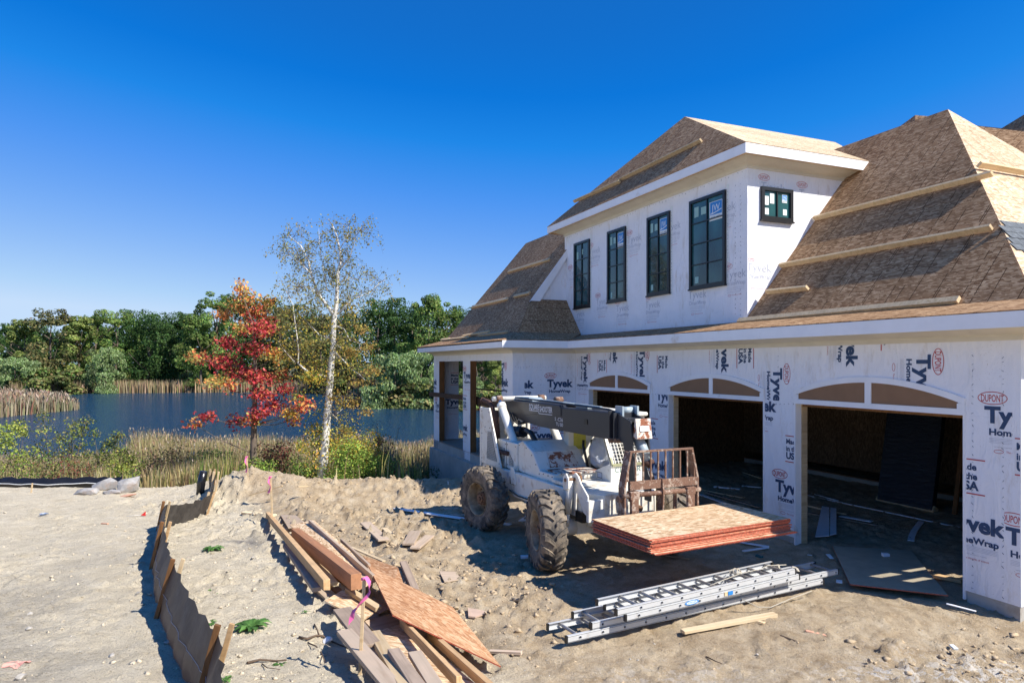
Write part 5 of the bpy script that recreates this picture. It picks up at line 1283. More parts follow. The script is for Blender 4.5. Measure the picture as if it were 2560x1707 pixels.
part(MB().cyl((-1.75, -.34, 1.78), (-1.30, -.30, 1.80), .105, n=18), 'air_cleaner', 'black'); part(MB().cyl((-1.88, -.36, 1.78), (-1.751, -.34, 1.78), .108, n=18), 'air_cleaner_cap', 'm_white')
part(MB().tube([(-1.30, -.3, 1.80), (-1.18, -.28, 1.84), (-1.05, -.25, 1.80), (-.86, -.22, 1.62)], .05, 10), 'intake_hose', 'black')
for k, dy in enumerate((0, .05, .1)):
    part(MB().tube([(-2.05, -.25+dy, 2.12), (-1.85, -.27+dy, 1.98), (-1.6, -.28+dy, 1.93), (-1.45, -.2+dy, 1.99)], .014, 6), 'hydraulic_hose', 'black')
# lift cylinders
for y in (-.47, .47):
    part(MB().cyl((-1.97, y, 2.26), (-.90, y, 1.15), .078, n=18).cyl((-2.0, y, 2.29), (-1.93, y, 2.22), .092, n=18), 'lift_cylinder', 'm_white')
    part(MB().cyl((-2.10, y, 2.39), (-1.97, y, 2.26), .045), 'piston_rod', 'chrome')
    part(MB().cyl((-2.12, y-.06, 2.40), (-2.12, y+.06, 2.40), .07).cyl((-.87, y-.09, 1.11), (-.87, y+.09, 1.11), .045), 'pivot_eye', 'rust')
    part(MB().prismy([(-.98, 1.13), (-.93, 1.22), (-.82, 1.22), (-.74, 1.1), (-.70, .92), (-.92, .90)], -.722 if y < 0 else .702, -.702 if y < 0 else .722), 'cylinder_bracket', 'm_white', bev=.005)
# boom
bm_ = part(MB().prismy([(-2.55, 2.22), (-2.45, 2.38), (-1.98, 2.365), (-1.28, 2.385), (0, 2.385), (.09, 2.345), (1.64, 2.365), (1.66, 1.955), (-.68, 1.945), (-1.48, 1.975), (-2.2, 2.09)], -.20, .17), 'boom', 'm_grey', bev=.008)
part(MB().prismy([(-2.3, 2.386), (-2.2, 2.44), (-1.45, 2.45), (-1.25, 2.386)], -.12, .15), 'boom_top_plate', 'm_blue', bm_)
part(MB().prismy([(-1.97, 2.36), (-1.30, 2.378), (0, 2.378), (.08, 2.34), (.08, 2.20), (-.9, 2.17), (-1.42, 2.12)], -.212, -.2005), 'boom_reinforcement', 'm_grey', bm_, .003)
part(MB().beam((-1.3, .08, 2.405), (.95, .08, 2.395), .05, .03).box(.35, .75, -.06, .1, 2.362, 2.40).box(-.2, .1, -.05, .05, 2.386, 2.42), 'hose_guide', 'm_blue', bm_)
part(MB().cyl((-2.14, -.60, 2.40), (-2.14, .58, 2.40), .05), 'pivot_shaft', 'm_white', bm_)
part(MB().cyl((-1.15, .30, 2.41), (-1.15, .46, 2.41), .06), 'pivot_shaft', 'rust', bm_)
part(MB().box(1.665, 1.70, -.225, .195, 1.93, 2.39).box(1.80, 1.83, -.22, .19, 1.95, 2.37).box(1.70, 1.80, -.16, .13, 1.98, 2.34), 'boom_collar', 'm_grey', bm_, .004)
part(MB().box(.9, 1.0, -.202, -.212, 2.13, 2.21), 'boom_lug', 'black', bm_)
part(MB().cyl((1.78, -.05, 2.40), (1.78, .12, 2.40), .055).box(1.70, 1.9, -.12, -.09, 2.3, 2.47).box(1.70, 1.9, .14, .17, 2.3, 2.47), 'boom_roller', 'm_blue', bm_)
for y in (-.15, .13):
    part(MB().prismy([(1.832, 2.36), (2.18, 2.27), (2.22, 2.02), (2.27, 1.5), (2.27, 1.10), (2.12, 1.10), (2.10, 1.62), (1.98, 1.93), (1.832, 1.98)], y-.014, y+.014), 'boom_head_plate', 'm_grey', bm_, .003)
part(MB().box(1.84, 2.1, -.13, .11, 2.25, 2.30), 'boom_head_plate', 'm_grey', bm_)
part(MB().cyl((1.72, -.24, 1.95), (1.72, .2, 1.95), .035).cyl((1.86, -.22, 1.96), (1.86, .19, 1.96), .035), 'wear_pad_bolt', 'hub', bm_)
part(MB().cyl((2.12, 0, 2.03), (2.245, .09, 1.68), .082, n=18), 'tilt_cylinder', 'm_blue', bm_)
part(MB().cyl((2.24, .087, 1.69), (2.258, .10, 1.635), .095, n=18), 'tilt_cylinder_cap', 'rust_dark', bm_)
part(MB().cyl((2.255, .10, 1.64), (2.28, .15, 1.42), .035), 'piston_rod', 'chrome', bm_)
hb = part(MB().prismy([(2.20, 2.03), (2.24, 2.31), (2.26, 2.31), (2.31, 2.02)], -.13, .13), 'head_cover', 'rust_white', bm_, .004)
p = P2(); p.rect(-.075, -.04, .085, .04, 0); put_print('label_plate', p, (2.297, 0, 2.17), (0, 1, 0), (-.16, 0, .98), [M['white_print']], hb)
# lettering on the boom (viewer sees the right side: text runs towards +x)
p = P2(); p.text('SQUARE', 0, 0, .10, 0, .44, .02); p.text('SHOOTER', .46, -.03, .10, 0, .52, .02)
p.rect(0, -.030, .40, -.018, 0); p.rect(.43, -.072, .98, -.060, 0); p.add([(.40, -.018), (.42, -.018), (.445, -.072), (.43, -.072)], [(0, 1, 2, 3)], 0)
put_print('boom_lettering', p, (-1.22, -.2135, 2.245), (1, 0, .02), (0, 0, 1), [M['white_print']], bm_)
p = P2(); p.text('S -C36', 0, 0, .062, 0, .30, .0); p.text('TU B0', .04, -.085, .062, 0, .27, .0)
put_print('boom_lettering', p, (-.16, -.2015, 2.105), (1, 0, 0), (0, 0, 1), [M['white_print']], bm_)
# cab on the far side
cb = part(MB().box(-.60, -.40, .20, .98, 1.17, 2.22).box(.78, .86, .20, .26, 1.88, 2.22).box(.78, .86, .90, .98, 1.88, 2.22).beam((1.055, .225, 1.46), (.82, .225, 1.90), .05, .06).beam((1.055, .94, 1.46), (.82, .94, 1.90), .05, .06), 'cab', 'm_white')
part(MB().box(-.66, .92, .17, 1.02, 2.221, 2.29), 'cab_roof', 'm_white', cb, .02)
part(MB().box(1.03, 1.06, .20, .97, 1.17, 1.46), 'cab_front_panel', 'm_white', cb)
part(MB().prismy([(.08, 1.17), (.10, 1.28), (.33, 1.22), (.62, 1.33), (.86, 1.42), (1.03, 1.46), (1.03, 1.17)], .20, .225), 'cab_side_panel', 'm_white', cb)
wf = MB()
def wpt(y, k): return Vector((1.062-.235*k, y, 1.46+.43*k))
for a, b in (((.22, .0), (.95, .0)), ((.22, 1), (.95, 1))): wf.beam(wpt(*a), wpt(*b), .05, .04)
for y in (.22, .95): wf.beam(wpt(y, 0), wpt(y, 1), .04, .05)
wf = part(wf, 'windscreen_frame', 'olive', cb)
wg = MB()
for k in range(1, 12): wg.beam(wpt(.22+.73*k/12, .02)+Vector((.02, 0, 0)), wpt(.22+.73*k/12, .98)+Vector((.02, 0, 0)), .008, .008)
for k in range(1, 8): wg.beam(wpt(.24, k/8)+Vector((.022, 0, 0)), wpt(.93, k/8)+Vector((.022, 0, 0)), .008, .008)
part(wg, 'windscreen_guard', 'm_white', wf)
part(MB().box(-.38, .8, .93, .97, 1.2, 1.9), 'cab_side_panel', 'm_white', cb)
part(MB().box(-.395, -.385, .30, .55, 1.55, 1.93), 'warning_label', 'yellow', cb)
part(MB().prismy([(.0, 1.2), (-.02, 1.75), (.06, 1.78), (.12, 1.35), (.55, 1.33), (.55, 1.2)], .42, .80), 'seat', 'black', cb, .02)
sb = bmesh.new(); bmesh.ops.create_icosphere(sb, subdivisions=4, radius=1)
for v in sb.verts:
    c = v.co.copy(); n_ = .12*math.sin(c.x*7+c.z*3)+.08*math.sin(c.y*11-c.z*6); v.co = Vector((.20+(c.x*.26)*(1+n_)+.10*max(0, -c.z), .58+c.y*.25*(1+n_), 1.54+c.z*.34))
me = bpy.data.meshes.new('seat_cover'); sb.to_mesh(me); sb.free(); me.materials.append(M['film']); [setattr(q, 'use_smooth', True) for q in me.polygons]; link(bpy.data.objects.new('seat_cover', me), cb)
part(MB().tube([(.55, .5, 1.25), (.6, .5, 1.4), (.68, .48, 1.47)], .018).cyl((.66, .48, 1.46), (.70, .48, 1.50), .03).tube([(.15, .3, 1.25), (.0, .28, 1.65), (-.03, .3, 1.75)], .025), 'control_lever', 'black', cb)
p = P2(); p.text('CLOVER', 0, 0, .085, 0, .50, -.005); p.text('EQUIPMENT', .22, -.075, .035, 0, .25, 0); p.text('CLIO TWP, MI', .0, -.13, .018, 1, .3, 0)
put_print('cab_lettering', p, (1.0625, .27, 1.335), (0, 1, 0), (0, 0, 1), [M['green_print'], M['grey_print']], cb)
p = P2(); p.rect(0, 0, .16, .10, 0); p.rect(.01, .01, .15, .09, 1); put_print('info_plate', p, (.62, .1985, 1.20), (1, 0, 0), (0, 0, 1), [M['black'], M['pale_print']], cb)
for x, z, w, h in ((-1.15, .99, .07, .10), (-.62, .98, .06, .08), (1.32, 1.0, .07, .16)):
    p = P2(); p.rect(0, 0, w, h, 0); [p.rect(.008, .01+k*h/6, w-.008, .018+k*h/6, 1) for k in range(5)]
    put_print('info_plate', p, (x, -.7025, z), (1, 0, 0), (0, 0, 1), [M['white_print'], M['grey_print']], tele)
part(MB().tube([(.3, .19, 1.99), (.7, .19, 1.97), (.78, .19, 1.93)], .02), 'mirror_arm', 'black', cb)
# fork carriage
cx = 2.34; Y0, Y1 = -.38, .92; YC = (Y0+Y1)/2
cr = part(MB().box(cx-.015, cx+.015, Y0+.10, Y1-.01, 1.305, 1.43), 'fork_carriage', 'rust', bev=.003)
def cpoly(pts, x0, x1, nm='carriage_side', m='rust'): return part(MB().prismx(pts, x0, x1), nm, m, cr, .003)
cpoly([(Y0, .80), (Y0+.03, .80), (Y0+.03, 1.36), (Y0+.135, 1.845), (Y0+.10, 1.845), (Y0, 1.36)], cx-.14, cx+.02)
cpoly([(Y1, .80), (Y1-.03, .80), (Y1-.03, 1.40), (Y1-.135, 1.845), (Y1-.10, 1.845), (Y1, 1.42)], cx-.14, cx+.02)
part(MB().box(cx-.02, cx+.02, Y0+.10, Y1-.10, 1.835, 1.865), 'carriage_top_rail', 'rust', cr, .003)
for k in range(10):
    y = Y0+.03+.04+k*(Y1-Y0-.14)/9; zt = 1.836 if 0 < k < 9 else 1.62
    part(MB().box(cx-.012, cx+.012, y-.009, y+.009, 1.431, zt), 'guard_bar', 'rust', cr)
part(MB().cyl((cx+.0, Y0-.02, 1.235), (cx+.0, Y1+.03, 1.235), .035), 'fork_shaft', 'rust', cr)
part(MB().cyl((cx-.06, Y0-.06, 1.18), (cx-.06, Y0, 1.18), .05), 'fork_shaft', 'rust', cr)
part(MB().prismy([(cx-.1, .88), (cx+.03, .88), (cx+.055, 1.25), (cx+.03, 1.44), (cx-.1, 1.44)], YC-.012, YC+.012), 'carriage_rib', 'rust', cr)
part(MB().box(cx-.14, cx-.10, Y0+.03, Y1-.03, .86, .93).box(cx-.14, cx-.10, YC-.42, YC-.38, .93, 1.2).box(cx-.14, cx-.10, YC+.30, YC+.34, .93, 1.2), 'carriage_frame', 'rust', cr)
part(MB().beam((cx+.10, Y0-.02, .93), (cx+.04, YC+.1, .915), .035, .035), 'load_strap_bar', 'black', cr)
for y in (Y0+.16, Y1-.16):
    part(MB().box(cx-.05, cx+.055, y-.075, y+.075, 1.18, 1.29).box(cx+.0, cx+.055, y-.06, y+.06, .775, 1.179).box(cx+.056, cx+1.15, y-.06, y+.06, .755, .797), 'fork', 'rust', cr, .004)
# load of boards
ld = empty('board_stack', (1.0056, 11.8995, 0), MX, 'stack of oriented strand boards with red painted edges carried on the forks of the telehandler', 'board stack')
rr = random.Random(8)
for k in range(12):
    dx, dy = rr.uniform(-.018, .018), rr.uniform(-.03, .03)
    if k in (0, 1): dx += .05; dy += .05
    c = Vector((3.02+dx, .28+dy, .800+k*.0165)); a = R(4.6+rr.uniform(-.5, .5)); u = Vector((math.cos(a), math.sin(a), 0)); v = Vector((-u.y, u.x, 0))
    mb = MB(); P = [c+u*x*.605+v*y*1.21 for x, y in ((-1, -1), (1, -1), (1, 1), (-1, 1))]
    mb.mi = 1; mb.slab([p+Vector((0, 0, .0155)) for p in P], .0155)
    for f in mb.bm.faces:
        if abs(f.normal.z) > .5 or abs(f.calc_center_median().z-(c.z+.0155)) < 1e-4: f.material_index = 0
    mb.build('board', [M['osb_new'], M['osb_red']], ld)

# ================================================================== THINGS ON THE SITE
def q(u, v, dz=0, fine=False):
    z = 0.
    for _ in range(10):
        p = ray(u, v, z); z = (g1 if fine else g0)(p.x, p.y)+dz
    return ray(u, v, z)
def frame(a, b, up=Vector((0, 0, 1))):
    d = (b-a).normalized(); s_ = up.cross(d)
    s_ = s_.normalized() if s_.length > 1e-4 else Vector((1, 0, 0)); u = d.cross(s_)
    return Matrix((d, s_, u)).transposed().to_4x4()
def plank(a, b, w, h, m, label, cat_='board', name='plank', group=None, roll=0, par=None, bev=.003, worn=.004):
    a = Vector(a); b = Vector(b); L = (b-a).length; rr = random.Random(label)
    mb = MB(); mb.box(-L/2, L/2, -w/2, w/2, -h/2, h/2)
    for v in mb.bm.verts: v.co += Vector((rr.uniform(-1, 1), rr.uniform(-1, 1), rr.uniform(-1, 1)))*worn
    o = mb.build(name, M[m], par, bev); mt = Matrix.Translation((a+b)/2) @ frame(a, b) @ Matrix.Rotation(roll, 4, 'X')
    o.matrix_world = mt; return tag(o, label, cat_, group)
def sheet(P, th, m, label, cat_='board', name='board_sheet', edge=None, bow=0):
    P = [Vector(p) for p in P]; c = sum(P, Vector())/len(P); u = (P[1]-P[0]).normalized(); n = (P[1]-P[0]).cross(P[-1]-P[0]).normalized(); n = -n if n.z < 0 else n
    v = n.cross(u); mt = Matrix((u, v, n)).transposed().to_4x4(); L = [mt.inverted() @ (p-c) for p in P]
    mb = MB(); mb.slab([(p.x, p.y, p.z+th) for p in L], th)
    if edge:
        for f in mb.bm.faces:
            f.normal_update(); f.material_index = 0 if abs(f.normal.z) > .7 else 1
    o = mb.build(name, [M[m]]+([M[edge]] if edge else [])); o.matrix_world = Matrix.Translation(c) @ mt
    return tag(o, label, cat_)
def z4(x, y, dz=0): return q(560+x*.33606, 1180+y*.33606, dz)
LP = 'lumber pile in the trench'
def pl4(a, b, za, zb, w, h, m, label, **k): return plank(z4(*a, za), z4(*b, zb), w, h, m, label, group=LP, **k)
# lower layers first
sheet([z4(490, 395, .18), z4(670, 360, .18), z4(1180, 790, .20), z4(1000, 880, .20)], .012, 'osb_new', 'long pale strand board strip under the big red brown beam')
sheet([z4(420, 318, .05), z4(540, 325, .05), z4(620, 395, .05), z4(480, 420, .05)], .012, 'muddy_wood', 'dusty brown sheet corner beside the top of the long tan beam')
sheet([z4(1035, 625, .08), z4(1300, 715, .08), z4(1500, 930, .06), z4(1240, 900, .06)], .012, 'osb', 'orange strand board behind the tilted red edged sheet, marked with lines')
sheet([z4(745, 965, .14), z4(905, 870, .16), z4(1135, 1035, .16), z4(1035, 1110, .14)], .018, 'osb_new', 'pale strand board offcut with ragged edge left of the ribboned stake')
sheet([z4(1120, 1190, .10), z4(1330, 1130, .10), z4(2010, 1700, .10), z4(1500, 1750, .10)], .012, 'osb_new', 'large pale strand board under the two long orange studs')
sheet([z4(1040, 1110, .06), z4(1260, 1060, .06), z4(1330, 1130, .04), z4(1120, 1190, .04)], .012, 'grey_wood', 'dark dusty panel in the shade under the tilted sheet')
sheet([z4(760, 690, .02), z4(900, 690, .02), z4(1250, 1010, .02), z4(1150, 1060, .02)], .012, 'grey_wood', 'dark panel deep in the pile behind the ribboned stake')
pl4((150, 300), (372, 322), .04, .04, .15, .04, 'fresh_pine', 'pale fresh board end at the top of the lumber pile')
pl4((325, 318), (765, 838), .10, .30, .075, .12, 'orange_wood', 'long orange brown beam, leftmost of the tall timbers')
pl4((462, 545), (690, 872), .10, .16, .10, .05, 'grey_wood', 'grey weathered plank left of the orange brown beam')
pl4((640, 620), (820, 830), .06, .12, .10, .04, 'pine', 'pale board end between the orange beam and the red beam')
pl4((690, 868), (776, 945), .10, .06, .07, .04, 'muddy_wood', 'short splintered plank end below the grey plank')
pl4((530, 455), (985, 815), .16, .40, .125, .18, 'red_wood', 'heavy red brown beam with cut end facing the camera')
pl4((638, 372), (1112, 790), .24, .28, .04, .09, 'muddy_wood', 'narrow board on edge right of the heavy red beam')
pl4((682, 468), (850, 640), .2, .2, .10, .03, 'grey_wood', 'short dark plank crossing behind the heavy red beam')
pl4((872, 525), (1082, 720), .14, .22, .035, .14, 'grey_wood', 'red grey plank standing on edge beside the tilted sheet')
pl4((942, 556), (1190, 662), .06, .05, .05, .02, 'fresh_pine', 'thin pale batten in the mud above the tilted sheet')
pl4((922, 870), (1150, 1015), .22, .24, .09, .045, 'pine', 'tan stud end under the heavy red beam')
pl4((1332, 668), (1425, 880), .12, .12, .10, .04, 'grey_wood', 'grey board behind the tilted sheet')
pl4((880, 1020), (1095, 1290), .20, .20, .20, .035, 'grey_wood', 'wide dark grey plank crossing behind the ribboned stake')
pl4((895, 1185), (1290, 1640), .22, .22, .15, .04, 'muddy_wood', 'wide pale tan plank left of the ribboned stake foot')
pl4((1115, 1195), (1390, 1660), .24, .24, .12, .045, 'pine', 'pine plank with pencil marks, first right of the stake')
pl4((1262, 1330), (1500, 1680), .24, .24, .11, .05, 'grey_wood', 'grey brown plank with rounded end, second right of the stake')
pl4((1420, 1345), (1640, 1700), .24, .24, .12, .045, 'muddy_wood', 'bleached grey plank, third right of the stake')
pl4((1320, 1110), (1750, 1560), .26, .20, .05, .09, 'orange_wood', 'long yellow brown stud coming out from under the tilted sheet')
pl4((1530, 1200), (1990, 1620), .24, .18, .05, .09, 'orange_wood', 'long yellow brown stud nearest the tilted sheet tip')
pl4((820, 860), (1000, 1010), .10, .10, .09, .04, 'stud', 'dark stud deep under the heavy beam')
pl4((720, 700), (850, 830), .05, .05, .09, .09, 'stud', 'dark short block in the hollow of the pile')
pl4((1100, 1340), (1290, 1600), .14, .14, .10, .04, 'muddy_wood', 'low tan plank between the pencilled plank and the stake')
sheet([z4(1072, 700, .30), z4(1700, 1012, .16), z4(2058, 1452, .05), z4(1252, 1068, .42)], .014, 'osb', 'tilted reddish strand board sheet with red edge lying over the pile', edge='osb_red')
pl4((1975, 1330), (2215, 1342), .03, .03, .05, .03, 'muddy_wood', 'muddy stick on the ground at the tip of the tilted sheet')
pl4((1050, 375), (1190, 505), .06, .06, .20, .03, 'muddy_wood', 'wide mud covered board north of the pile, leftmost of three')
pl4((1195, 415), (1250, 470), .07, .07, .10, .02, 'fresh_pine', 'oval pale wood chip beside the wide muddy board')
pl4((1425, 440), (1370, 535), .08, .08, .20, .035, 'muddy_wood', 'short thick muddy board, middle of three')
pl4((1530, 475), (1420, 565), .06, .06, .17, .035, 'muddy_wood', 'short muddy board, rightmost of three')
sheet([z4(1815, 1018, .05), z4(1880, 1028, .05), z4(1970, 1050, .04), z4(1870, 1085, .04), z4(1818, 1080, .05)], .02, 'tile', 'broken triangle of brown tile on the mud', 'tile', 'tile_fragment')
sheet([z4(1600, 740, .03), z4(1720, 745, .03), z4(1770, 800, .03), z4(1640, 820, .03)], .012, 'muddy_wood', 'thin panel half sunk in the mud behind the pile')

# timber stakes
def stake(uv0, uv1, label, rib=None, w=.035, m='pine', cat_='stake', curl=False):
    b = q(*uv0); a = atY(uv1[0], uv1[1], b.y); d = (a-b)
    e = empty('survey_stake', b, 0, label, cat_)
    MB().beam(Vector((0, 0, 0))-d.normalized()*.15, d, w, .014, (0, -1, .2)).build('stake', M[m], e, .002)
    if rib:
        mb = MB(); t_ = d; rr = random.Random(label); pr = None
        pts = [t_+Vector(p) for p in rib]
        for i, p in enumerate(pts):
            w2 = .022; ax = Vector((math.cos(i*1.1), math.sin(i*1.1), .25*math.sin(i*2))).normalized()
            cur = (mb.bm.verts.new(p-ax*w2), mb.bm.verts.new(p+ax*w2))
            if pr: mb._f([pr[0], pr[1], cur[1], cur[0]], True)
            pr = cur
        mb.tube([d*.97+Vector((-.02, 0, 0)), d*.985+Vector((.0, -.02, 0)), d*.99+Vector((.02, 0, 0)), d*.975+Vector((0, .02, 0))], .014, 5)
        mb.build('ribbon', M['pink'], e, recalc=False)
    return e
stake((899.5, 1688), (911, 1440), 'thin stake with long pink ribbon standing in front of the lumber pile', [(.02, -.02, 0), (.05, -.02, -.05), (.055, -.03, -.13), (.02, -.04, -.18), (-.04, -.04, -.24), (-.09, -.03, -.30), (-.11, -.02, -.37), (-.13, -.02, -.42)], .03)
stake((681, 1314), (676, 1190), 'stake with short pink ribbon at the head of the lumber pile', [(0, -.02, .0), (-.03, -.02, -.10), (.01, -.02, -.2), (-.03, -.02, -.32)])
stake((621, 1241), (617, 1140), 'tallest far stake with pink ribbon, right of the maple trunk foot', [(0, -.02, .0), (-.03, -.02, -.12), (.02, -.02, -.25), (-.01, -.02, -.38)])
stake((575, 1229), (573, 1200), 'short far stake with pink ribbon at the grass edge', [(0, -.02, 0), (.03, -.02, -.08), (.0, -.02, -.16)], .03)
stake((78, 1231), (81, 1207), 'short plain stake in front of the black silt barrier', None, .04)
plank(q(622, 1238, .22), q(706, 1214, .40), .05, .02, 'pine', 'pale batten propped between the tall stake and the dirt heap')
plank(q(745, 1216, .3), q(770, 1215, .3), .04, .02, 'pine', 'short batten end behind the dirt heap')
plank(q(688, 1243, .02), q(622, 1240, .02), .06, .02, 'pine', 'flat batten on the ground at the foot of the tall stake')

# silt fence
fe = empty('silt_fence', (0, 0, 0), 0, 'brown black silt fence on wooden stakes running from the foreground to the marsh edge', 'silt fence')
FP = [(-1.68, 3.6), (-2.42, 5.25), (-3.90, 7.5), (-5.13, 9.7), (-6.60, 12.7), (-6.50, 14.3), (-7.05, 15.95), (-7.35, 16.6)]
FL = [(.17, 0), (.17, -.02), (.17, 0), (.15, 0), (.13, -.05), (.10, .08), (.05, .05), (0, 0)]
FH = [.62, .62, .60, .62, .50, .44, .50, .42]
def fpt(i, k): return (FP[i][0]+FL[i][0]*k, FP[i][1]+FL[i][1]*k, g0(*FP[i])+FH[i]*k)
mb = MB(); cols_ = []; N = 14; cord = []
for i in range(len(FP)-1):
    for j in range(N+(1 if i == len(FP)-2 else 0)):
        f = j/N; bulge = math.sin(math.pi*f); row = []
        x0 = FP[i][0]*(1-f)+FP[i+1][0]*f; y0 = FP[i][1]*(1-f)+FP[i+1][1]*f; gb = g0(x0, y0)
        T0 = Vector(fpt(i, 1)); T1 = Vector(fpt(i+1, 1)); Tt = T0.lerp(T1, f); Tt.z -= .07*bulge+.012*((j*7) % 3)
        out = Vector((-.9, -.5, 0)) if i < 4 else Vector((-.2, -1, 0))
        for k in range(7):
            kk = k/6; b_ = Vector((x0, y0, gb-.04)); p_ = b_.lerp(Tt, kk)+out*(.07*math.sin(math.pi*(1-kk)**1.4)*(.35+.65*bulge))*.8
            p_ += Vector((.018*math.sin(j*2.3+k*.7+i), .018*math.cos(j*3.1+i*2), .012*math.sin(j*4.7+i))); row.append(mb.bm.verts.new(p_))
        cols_.append(row); cord.append(row[3].co.copy()+Vector((-.006, -.004, 0)))
for A, B in zip(cols_, cols_[1:]):
    for k in range(6): mb._f([A[k], B[k], B[k+1], A[k+1]], True)
mb.build('fabric', M['fabric'], fe, recalc=False)
MB().tube(cord, .0022, 4).build('binding_cord', M['grey_print'], fe)
for i in range(len(FP)):
    b_ = Vector(fpt(i, -.25)); t_ = Vector(fpt(i, 1.12)); s_ = Vector((-.03, -.02, 0))
    MB().beam(b_+s_, t_+s_, .045, .03, (0, -1, 0)).build('stake', M['stud' if i < 5 else 'pine'], fe, .002)  # nearer stakes in dark timber: their shaded face put into the colour
    MB().beam(Vector(fpt(i, .0))+Vector((.05, .03, 0)), t_+Vector((.06, .03, -.01)), .04, .02, (0, -1, 0)).build('stake', M['orange_wood' if i % 2 else 'pine'], fe, .002)
# dark roll of fabric at its far end and torn black sheet on the ground
MB().tube([(-7.5, 16.3, g0(-7.5, 16.3)), (-7.47, 16.3, g0(-7.5, 16.3)+.3), (-7.42, 16.32, g0(-7.5, 16.3)+.58)], [.09, .10, .08], 9).build('fabric_roll', M['black_plastic'], fe)
sbar = empty('silt_barrier', (0, 0, 0), 0, 'long low black plastic silt barrier with pale seam at the left edge of the lot', 'silt fence')
mb = MB(); prof = [(0, 0), (.02, .12), (-.02, .22), (.03, .30), (.10, .36)]; prev = None; cd = []
for i in range(40):
    x = -19+i*.20; y = 19.4+.1*math.sin(i*.4); z = -.52+.01*math.sin(i*1.7)
    cur = [mb.bm.verts.new((x, y+a, z+b*(1+.08*math.sin(i*2.3)))) for a, b in prof]; cd.append((x, y-.03, z+.20+.01*math.sin(i)))
    if prev: [mb._f([prev[k], cur[k], cur[k+1], prev[k+1]], True) for k in range(4)]
    prev = cur
mb.build('sheet', M['black_plastic'], sbar, recalc=False); MB().tube(cd, .012, 5).build('seam', M['white_print'], sbar)
def blobby(loc, rad, m, label, cat_, name, seed, sub=2, ang=.35, flat=.6, par=None):
    bm = bmesh.new(); bmesh.ops.create_icosphere(bm, subdivisions=sub, radius=1); rr = random.Random(seed)
    pl = [(Vector((rr.uniform(-1, 1), rr.uniform(-1, 1), rr.uniform(-1, 1))).normalized(), rr.uniform(.38, .72)) for _ in range(9)]
    for v in bm.verts:
        for n_, d_ in pl:
            k = v.co.dot(n_)
            if k > d_: v.co -= n_*(k-d_)*1.0
        v.co = Vector((v.co.x*rad[0], v.co.y*rad[1], v.co.z*rad[2]))+Vector((rr.uniform(-1, 1), rr.uniform(-1, 1), rr.uniform(-1, 1)))*.03*min(rad)
    me = bpy.data.meshes.new(name); bm.to_mesh(me); bm.free(); me.materials.append(M[m])
    o = link(bpy.data.objects.new(name, me), par); o.location = loc; o.rotation_euler = (rr.uniform(-.2, .2), rr.uniform(-.3, .3), rr.uniform(0, 6)); return tag(o, label, cat_)
def lot(u, v, dz=0): return q(u, v, dz)
def rock(loc, rad, m, label, seed):
    rr = random.Random(seed); bm = bmesh.new()
    for _ in range(26):
        d = Vector((rr.uniform(-1, 1), rr.uniform(-1, 1), rr.uniform(-.9, 1))); d = d.normalized()*rr.uniform(.72, 1.05)
        bm.verts.new((d.x*rad[0], d.y*rad[1], d.z*rad[2]+.25*rad[2]*d.x))
    r_ = bmesh.ops.convex_hull(bm, input=bm.verts); bmesh.ops.delete(bm, geom=[g for g in r_['geom_interior'] if isinstance(g, bmesh.types.BMVert)], context='VERTS')
    bmesh.ops.subdivide_edges(bm, edges=bm.edges[:], cuts=1)
    for v in bm.verts: v.co += Vector((rr.uniform(-1, 1), rr.uniform(-1, 1), rr.uniform(-1, 1)))*.025*min(rad)
    me = bpy.data.meshes.new('boulder'); bm.to_mesh(me); bm.free(); me.materials.append(M[m])
    o = link(bpy.data.objects.new('boulder', me)); o.location = loc; o.rotation_euler = (0, 0, rr.uniform(-.3, .3)); return tag(o, label, 'boulder')
Pq = q(322, 1232); rock((Pq.x, Pq.y, Pq.z+.17), (.36, .3, .30), 'stone', 'tall grey angular boulder with flat bright top at the edge of the lot', 4)
Pq = q(248, 1232); rock((Pq.x+.05, Pq.y+.3, Pq.z+.17), (.40, .3, .19), 'stone', 'low flat grey boulder left of the tall one', 7)
Pq = q(225, 1236); rock((Pq.x-.1, Pq.y, Pq.z+.07), (.42, .2, .12), 'stone', 'long pale slab rock in front of the flat boulder', 15)
Pq = q(280, 1236); rock((Pq.x, Pq.y, Pq.z+.06), (.32, .2, .09), 'stone', 'small pale rock between the two boulders', 17)
Pq = q(315, 1240); blobby((Pq.x, Pq.y, Pq.z+.02), (.35, .12, .04), 'salmon_wood', 'reddish stone fragments in front of the tall boulder', 'stone', 'boulder', 22, 3)
for k, (u, v, r_, lb) in enumerate([(818, 1603, .055, 'white angular stone beside the dry root'), (655, 1452, .035, 'grey stone on the sandy bank'), (52, 1697, .05, 'dark grey stone at the bottom left'), (345, 1485, .045, 'pale stone beside the fence shadow'),
        (280, 1640, .04, 'pale stone low on the left lot'), (74, 1538, .04, 'small dark stone on the left lot'), (75, 1573, .035, 'white pebble on the left lot'), (632, 1394, .03, 'brown pebble by the upper weed'), (420, 1607, .045, 'grey stone in the shade of the fence')]):
    Pq = q(u, v, 0, True); blobby((Pq.x, Pq.y, Pq.z+r_*.3), (r_*1.2, r_, r_*.8), 'pebble' if k else 'white_trim', lb, 'stone', 'stone', 30+k, 2)
